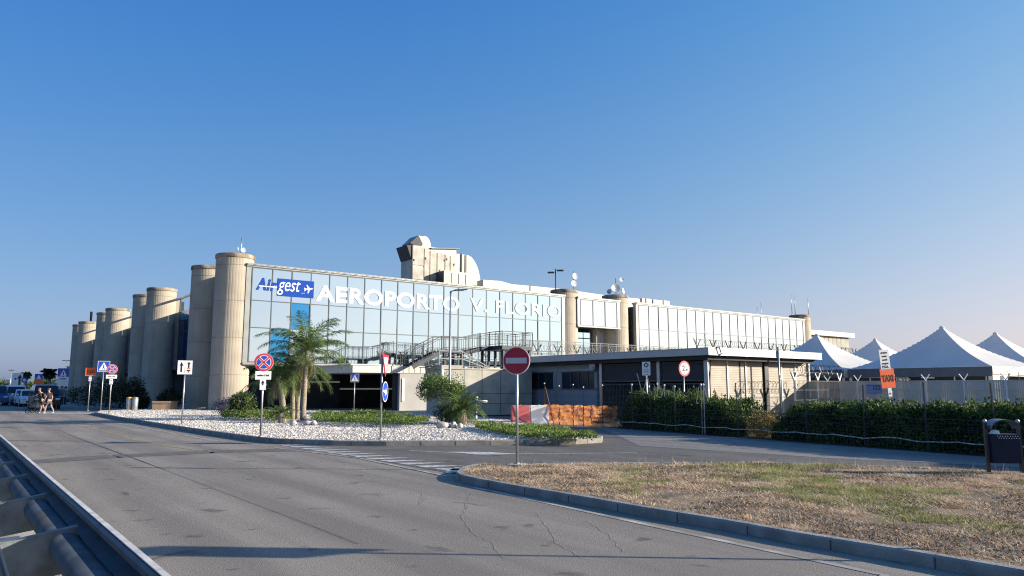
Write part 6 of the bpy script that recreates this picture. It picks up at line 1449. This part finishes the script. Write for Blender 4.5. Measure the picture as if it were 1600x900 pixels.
# ------------------------------------------------------------------ people
def skinned(name, joints, edges, mat, parent, sub=1):
    me = bpy.data.meshes.new(name); me.from_pydata([j[0] for j in joints], edges, []); o = bpy.data.objects.new(name, me); C.objects.link(o); o.parent = parent; me.materials.append(mat)
    md = o.modifiers.new('skin', 'SKIN'); lay = me.skin_vertices.new() if not me.skin_vertices else me.skin_vertices[0]
    for i, j in enumerate(joints): r = j[1]; lay.data[i].radius = r if isinstance(r, tuple) else (r, r)
    lay.data[0].use_root = True; s = o.modifiers.new('sub', 'SUBSURF'); s.levels = sub; s.render_levels = sub; md.use_smooth_shade = True
    return o
def person(label, x, y, z, rz, H, stride, armang, shirt, trousers, lean=.1, hairc=None, bag=False, skirt=False, shorts=True, group=None):
    # local +y is forward
    e = E('person', label, 'person', (x, y, z), rz, group); k = H / 1.75
    def P(a, b, c): return (a * k, (b + lean * max(0, c - .95)) * k, c * k)
    J = [(P(0, 0, .95), (.13 * k, .10 * k)), (P(0, .0, 1.15), (.12 * k, .09 * k)), (P(0, 0, 1.36), (.15 * k, .10 * k)), (P(0, .0, 1.47), .055 * k), (P(0, .02, 1.56), .06 * k), (P(0, .03, 1.64), (.078 * k, .095 * k)), (P(0, .02, 1.71), (.06 * k, .08 * k))]
    Ed = [(0, 1), (1, 2), (2, 3), (3, 4), (4, 5), (5, 6)]; legs = []; arms = []
    for s in (-1, 1):
        st = stride * s; i0 = len(J); knee = P(s * .10, st * .5 + .03, .50); ank = P(s * .10, st * 1.0 - (.05 if st < 0 else 0), .09 + (.06 if st < 0 else 0)); toe = P(s * .11, st * 1.0 + .14, .04)
        J += [(P(s * .095, 0, .88), .085 * k), (knee, .058 * k), ((knee[0], (knee[1] * .6 + ank[1] * .4) - .02, (knee[2] * .6 + ank[2] * .4)), .052 * k), (ank, .036 * k), (toe, (.035 * k, .025 * k))]
        Ed += [(0, i0)] + [(i0 + j, i0 + j + 1) for j in range(4)]; legs.append((knee, ank, toe))
        i1 = len(J); sh = P(s * .19, 0, 1.41); aa = armang[0 if s < 0 else 1]; el = P(s * .23, .27 * math.sin(aa[0]), 1.41 - .28 * math.cos(aa[0])); wr = (el[0] - s * .01, el[1] + .25 * k * math.sin(aa[1]), el[2] - .25 * k * math.cos(aa[1]))
        dv = Vector((0, math.sin(aa[1]), -math.cos(aa[1]))); pm = Vector(wr) + dv * .06 * k; J += [(sh, .055 * k), (el, .04 * k), (wr, .026 * k), (tuple(pm), (.036 * k, .016 * k))]; Ed += [(2, i1), (i1, i1 + 1), (i1 + 1, i1 + 2), (i1 + 2, i1 + 3)]
        for f_ in range(4):
            b = len(J); oy = Vector((0, math.cos(aa[1]), math.sin(aa[1]))) * ((f_ - 1.5) * .019 * k); t1_ = pm + oy + dv * .045 * k; t2_ = t1_ + dv * (.03 + .006 * (1.5 - abs(f_ - 1.4))) * k + Vector((-s * .012 * k, 0, 0)); J += [(tuple(t1_), .008 * k), (tuple(t2_), .007 * k)]; Ed += [(i1 + 3, b), (b, b + 1)]
        b = len(J); th = Vector(wr) + dv * .03 * k + Vector((0, .04 * k, 0)); J += [(tuple(th), .01 * k)]; Ed += [(i1 + 3, b)]; arms.append((sh, el, wr))
    skinned('body', J, Ed, m_skin, e)
    # face
    mb = MB(); hd = P(0, .115, 1.63); mb.blob((0, hd[1], hd[2]), (.013 * k, .018 * k, .022 * k), 6, 5); mb.build('nose', m_skin, e)
    mb = MB()
    for s in (-1, 1): mb.blob((s * .03 * k, hd[1] - .015 * k, hd[2] + .03 * k), (.012 * k, .008 * k, .008 * k), 6, 4)
    mb.blob((0, hd[1] - .012 * k, hd[2] - .045 * k), (.024 * k, .008 * k, .006 * k), 6, 4); mb.build('eyes_and_mouth', m_hair, e)
    mb = MB(); hc = P(0, .0, 1.69); mb.blob((0, hc[1] - .01, hc[2]), (.092 * k, .108 * k, .085 * k), 12, 8, jit=.03); mb.build('hair', hairc or m_hair, e)
    mb = MB()
    for s in (-1, 1): mb.blob((s * .082 * k, P(0, .02, 1.62)[1], 1.62 * k), (.012 * k, .02 * k, .03 * k), 6, 5)
    mb.build('ears', m_skin, e)
    # shirt
    J2 = [(P(0, 0, .93), (.175 * k, .14 * k)), (P(0, 0, 1.15), (.17 * k, .14 * k)), (P(0, 0, 1.36), (.20 * k, .145 * k)), (P(0, 0, 1.47), .09 * k)]; E2 = [(0, 1), (1, 2), (2, 3)]
    for sh, el, wr in arms: b = len(J2); m_ = tuple(sh[i] * .35 + el[i] * .65 for i in range(3)); J2 += [(sh, .085 * k), (m_, .07 * k)]; E2 += [(2, b), (b, b + 1)]
    skinned('shirt', J2, E2, shirt, e)
    J3 = [(P(0, 0, .98), (.165 * k, .135 * k)), (P(0, 0, .90), (.17 * k, .14 * k))]; E3 = [(0, 1)]
    for n_, (kn, an, to) in enumerate(legs):
        s = -1 if n_ == 0 else 1; b = len(J3); J3 += [(P(s * .095, 0, .86), .10 * k), ((kn[0], kn[1] * .92, kn[2] + (.04 * k if shorts else 0)), .082 * k if shorts else .066 * k)]; E3 += [(1, b), (b, b + 1)]
        if not shorts: J3.append(((an[0], an[1], an[2] + .03 * k), .055 * k)); E3.append((b + 1, b + 2))
    skinned('shorts' if shorts else 'trousers', J3, E3, trousers, e)
    for kn, an, to in legs: mb = MB(); d = Vector(to) - Vector(an); c = (Vector(to) + Vector(an)) / 2; mb.blob((c.x, c.y + .01, c.z - .015 * k), (.045 * k, .13 * k, .04 * k), 8, 6); mb.build('shoe', m_white, e)
    if bag: mb = MB(); b_ = P(0, -.2, 1.2); mb.blob(b_, (.15 * k, .11 * k, .23 * k), 10, 8); mb.build('backpack', m_black, e)
    return e
m_sh1 = M('shirt_black', (.02, .02, .022), .8, var=.1); m_sh2 = M('shirt_grey', (.10, .11, .13), .8, var=.1); m_jean = M('denim', (.04, .06, .11), .85, var=.1); m_shp = M('shirt_pale', (.35, .36, .38), .8, var=.05)
m_blond = M('hair_fair', (.22, .15, .08), .7, var=.1)
x1_, y1_ = G(65.5, 646.2, 0); x2_, y2_ = G(75.5, 646.6, 0)
person('pedestrian in dark shorts bending forward over a pushchair on the crossing', x1_, y1_, .01, R(88), 1.62, .24, ((1.0, 1.3), (.9, 1.25)), m_sh1, m_sh1, lean=.45, hairc=m_blond, bag=True)
person('pedestrian in dark clothes and white shoes walking right behind the other', x2_, y2_, .01, R(82), 1.60, -.26, ((.3, .5), (-.2, .2)), m_sh1, m_sh2, lean=.12, hairc=m_blond)
x, y = G(94.5, 636, .1); person('person in a blue shirt standing below the far crossing sign', x, y, .08, R(200), 1.72, .05, ((.1, .2), (.3, 1.2)), M('shirt_blue', (.10, .18, .32), .8, var=.05), m_jean, .05, shorts=False)
x, y = G(101, 635, .1); person('person in a pale shirt standing right of the one in blue', x, y, .08, R(120), 1.68, .05, ((.2, .6), (.3, 1.0)), m_shp, m_jean, .05, shorts=False)
# pushchair
px_, py_ = G(53, 646.2, 0); PC = E('pushchair', 'dark folding pushchair with round wheels pushed over the crossing', 'pushchair', (px_, py_, .01), R(180))
def wheel(e, x, y, r, name='wheel', z=None):
    mb = MB(); n = 18; rr_ = [(r, y - .02), (r, y + .02), (r * .82, y + .015), (r * .82, y - .015)]; vs = [(x + a * math.cos(2 * math.pi * k / n), b, (z or r) + a * math.sin(2 * math.pi * k / n)) for a, b in rr_ for k in range(n)]
    mb.add(vs, [(i * n + k, i * n + (k + 1) % n, ((i + 1) % 4) * n + (k + 1) % n, ((i + 1) % 4) * n + k) for i in range(4) for k in range(n)]); 
    for k in range(5): mb.bar((x, y, z or r), (x + r * .85 * math.cos(k * 1.257), y, (z or r) + r * .85 * math.sin(k * 1.257)), .012)
    return mb.build(name, m_rubber, e)
for yy_ in (-.26, .26): wheel(PC, -.38, yy_, .15); wheel(PC, .28, yy_, .15)
mb = MB()
for yy_ in (-.24, .24): mb.tube([(-.38, yy_, .15), (.0, yy_, .5), (-.55, yy_, 1.02)], .014, 6); mb.tube([(.28, yy_, .15), (-.1, yy_, .62)], .014, 6)
mb.tube([(-.55, -.24, 1.02), (-.55, .24, 1.02)], .018, 6); mb.build('frame', m_black, PC)
mb = MB(); mb.add([(-.25, -.22, .42), (.2, -.22, .38), (.2, .22, .38), (-.25, .22, .42), (-.35, -.22, .9), (-.35, .22, .9), (.25, -.22, .46), (.25, .22, .46)], [(0, 1, 2, 3), (0, 3, 5, 4), (1, 6, 7, 2), (0, 4, 6, 1), (3, 2, 7, 5)]); mb.build('seat', m_sh2, PC)
mb = MB()
for k in range(7):
    a0, a1 = math.pi * (.95 - .1 * k), math.pi * (.85 - .1 * k); mb.add([(-.15 + .3 * math.cos(a0), -.23, .72 + .3 * math.sin(a0)), (-.15 + .3 * math.cos(a0), .23, .72 + .3 * math.sin(a0)), (-.15 + .3 * math.cos(a1), .23, .72 + .3 * math.sin(a1)), (-.15 + .3 * math.cos(a1), -.23, .72 + .3 * math.sin(a1))], [(0, 1, 2, 3)])
mb.build('hood', m_black, PC)
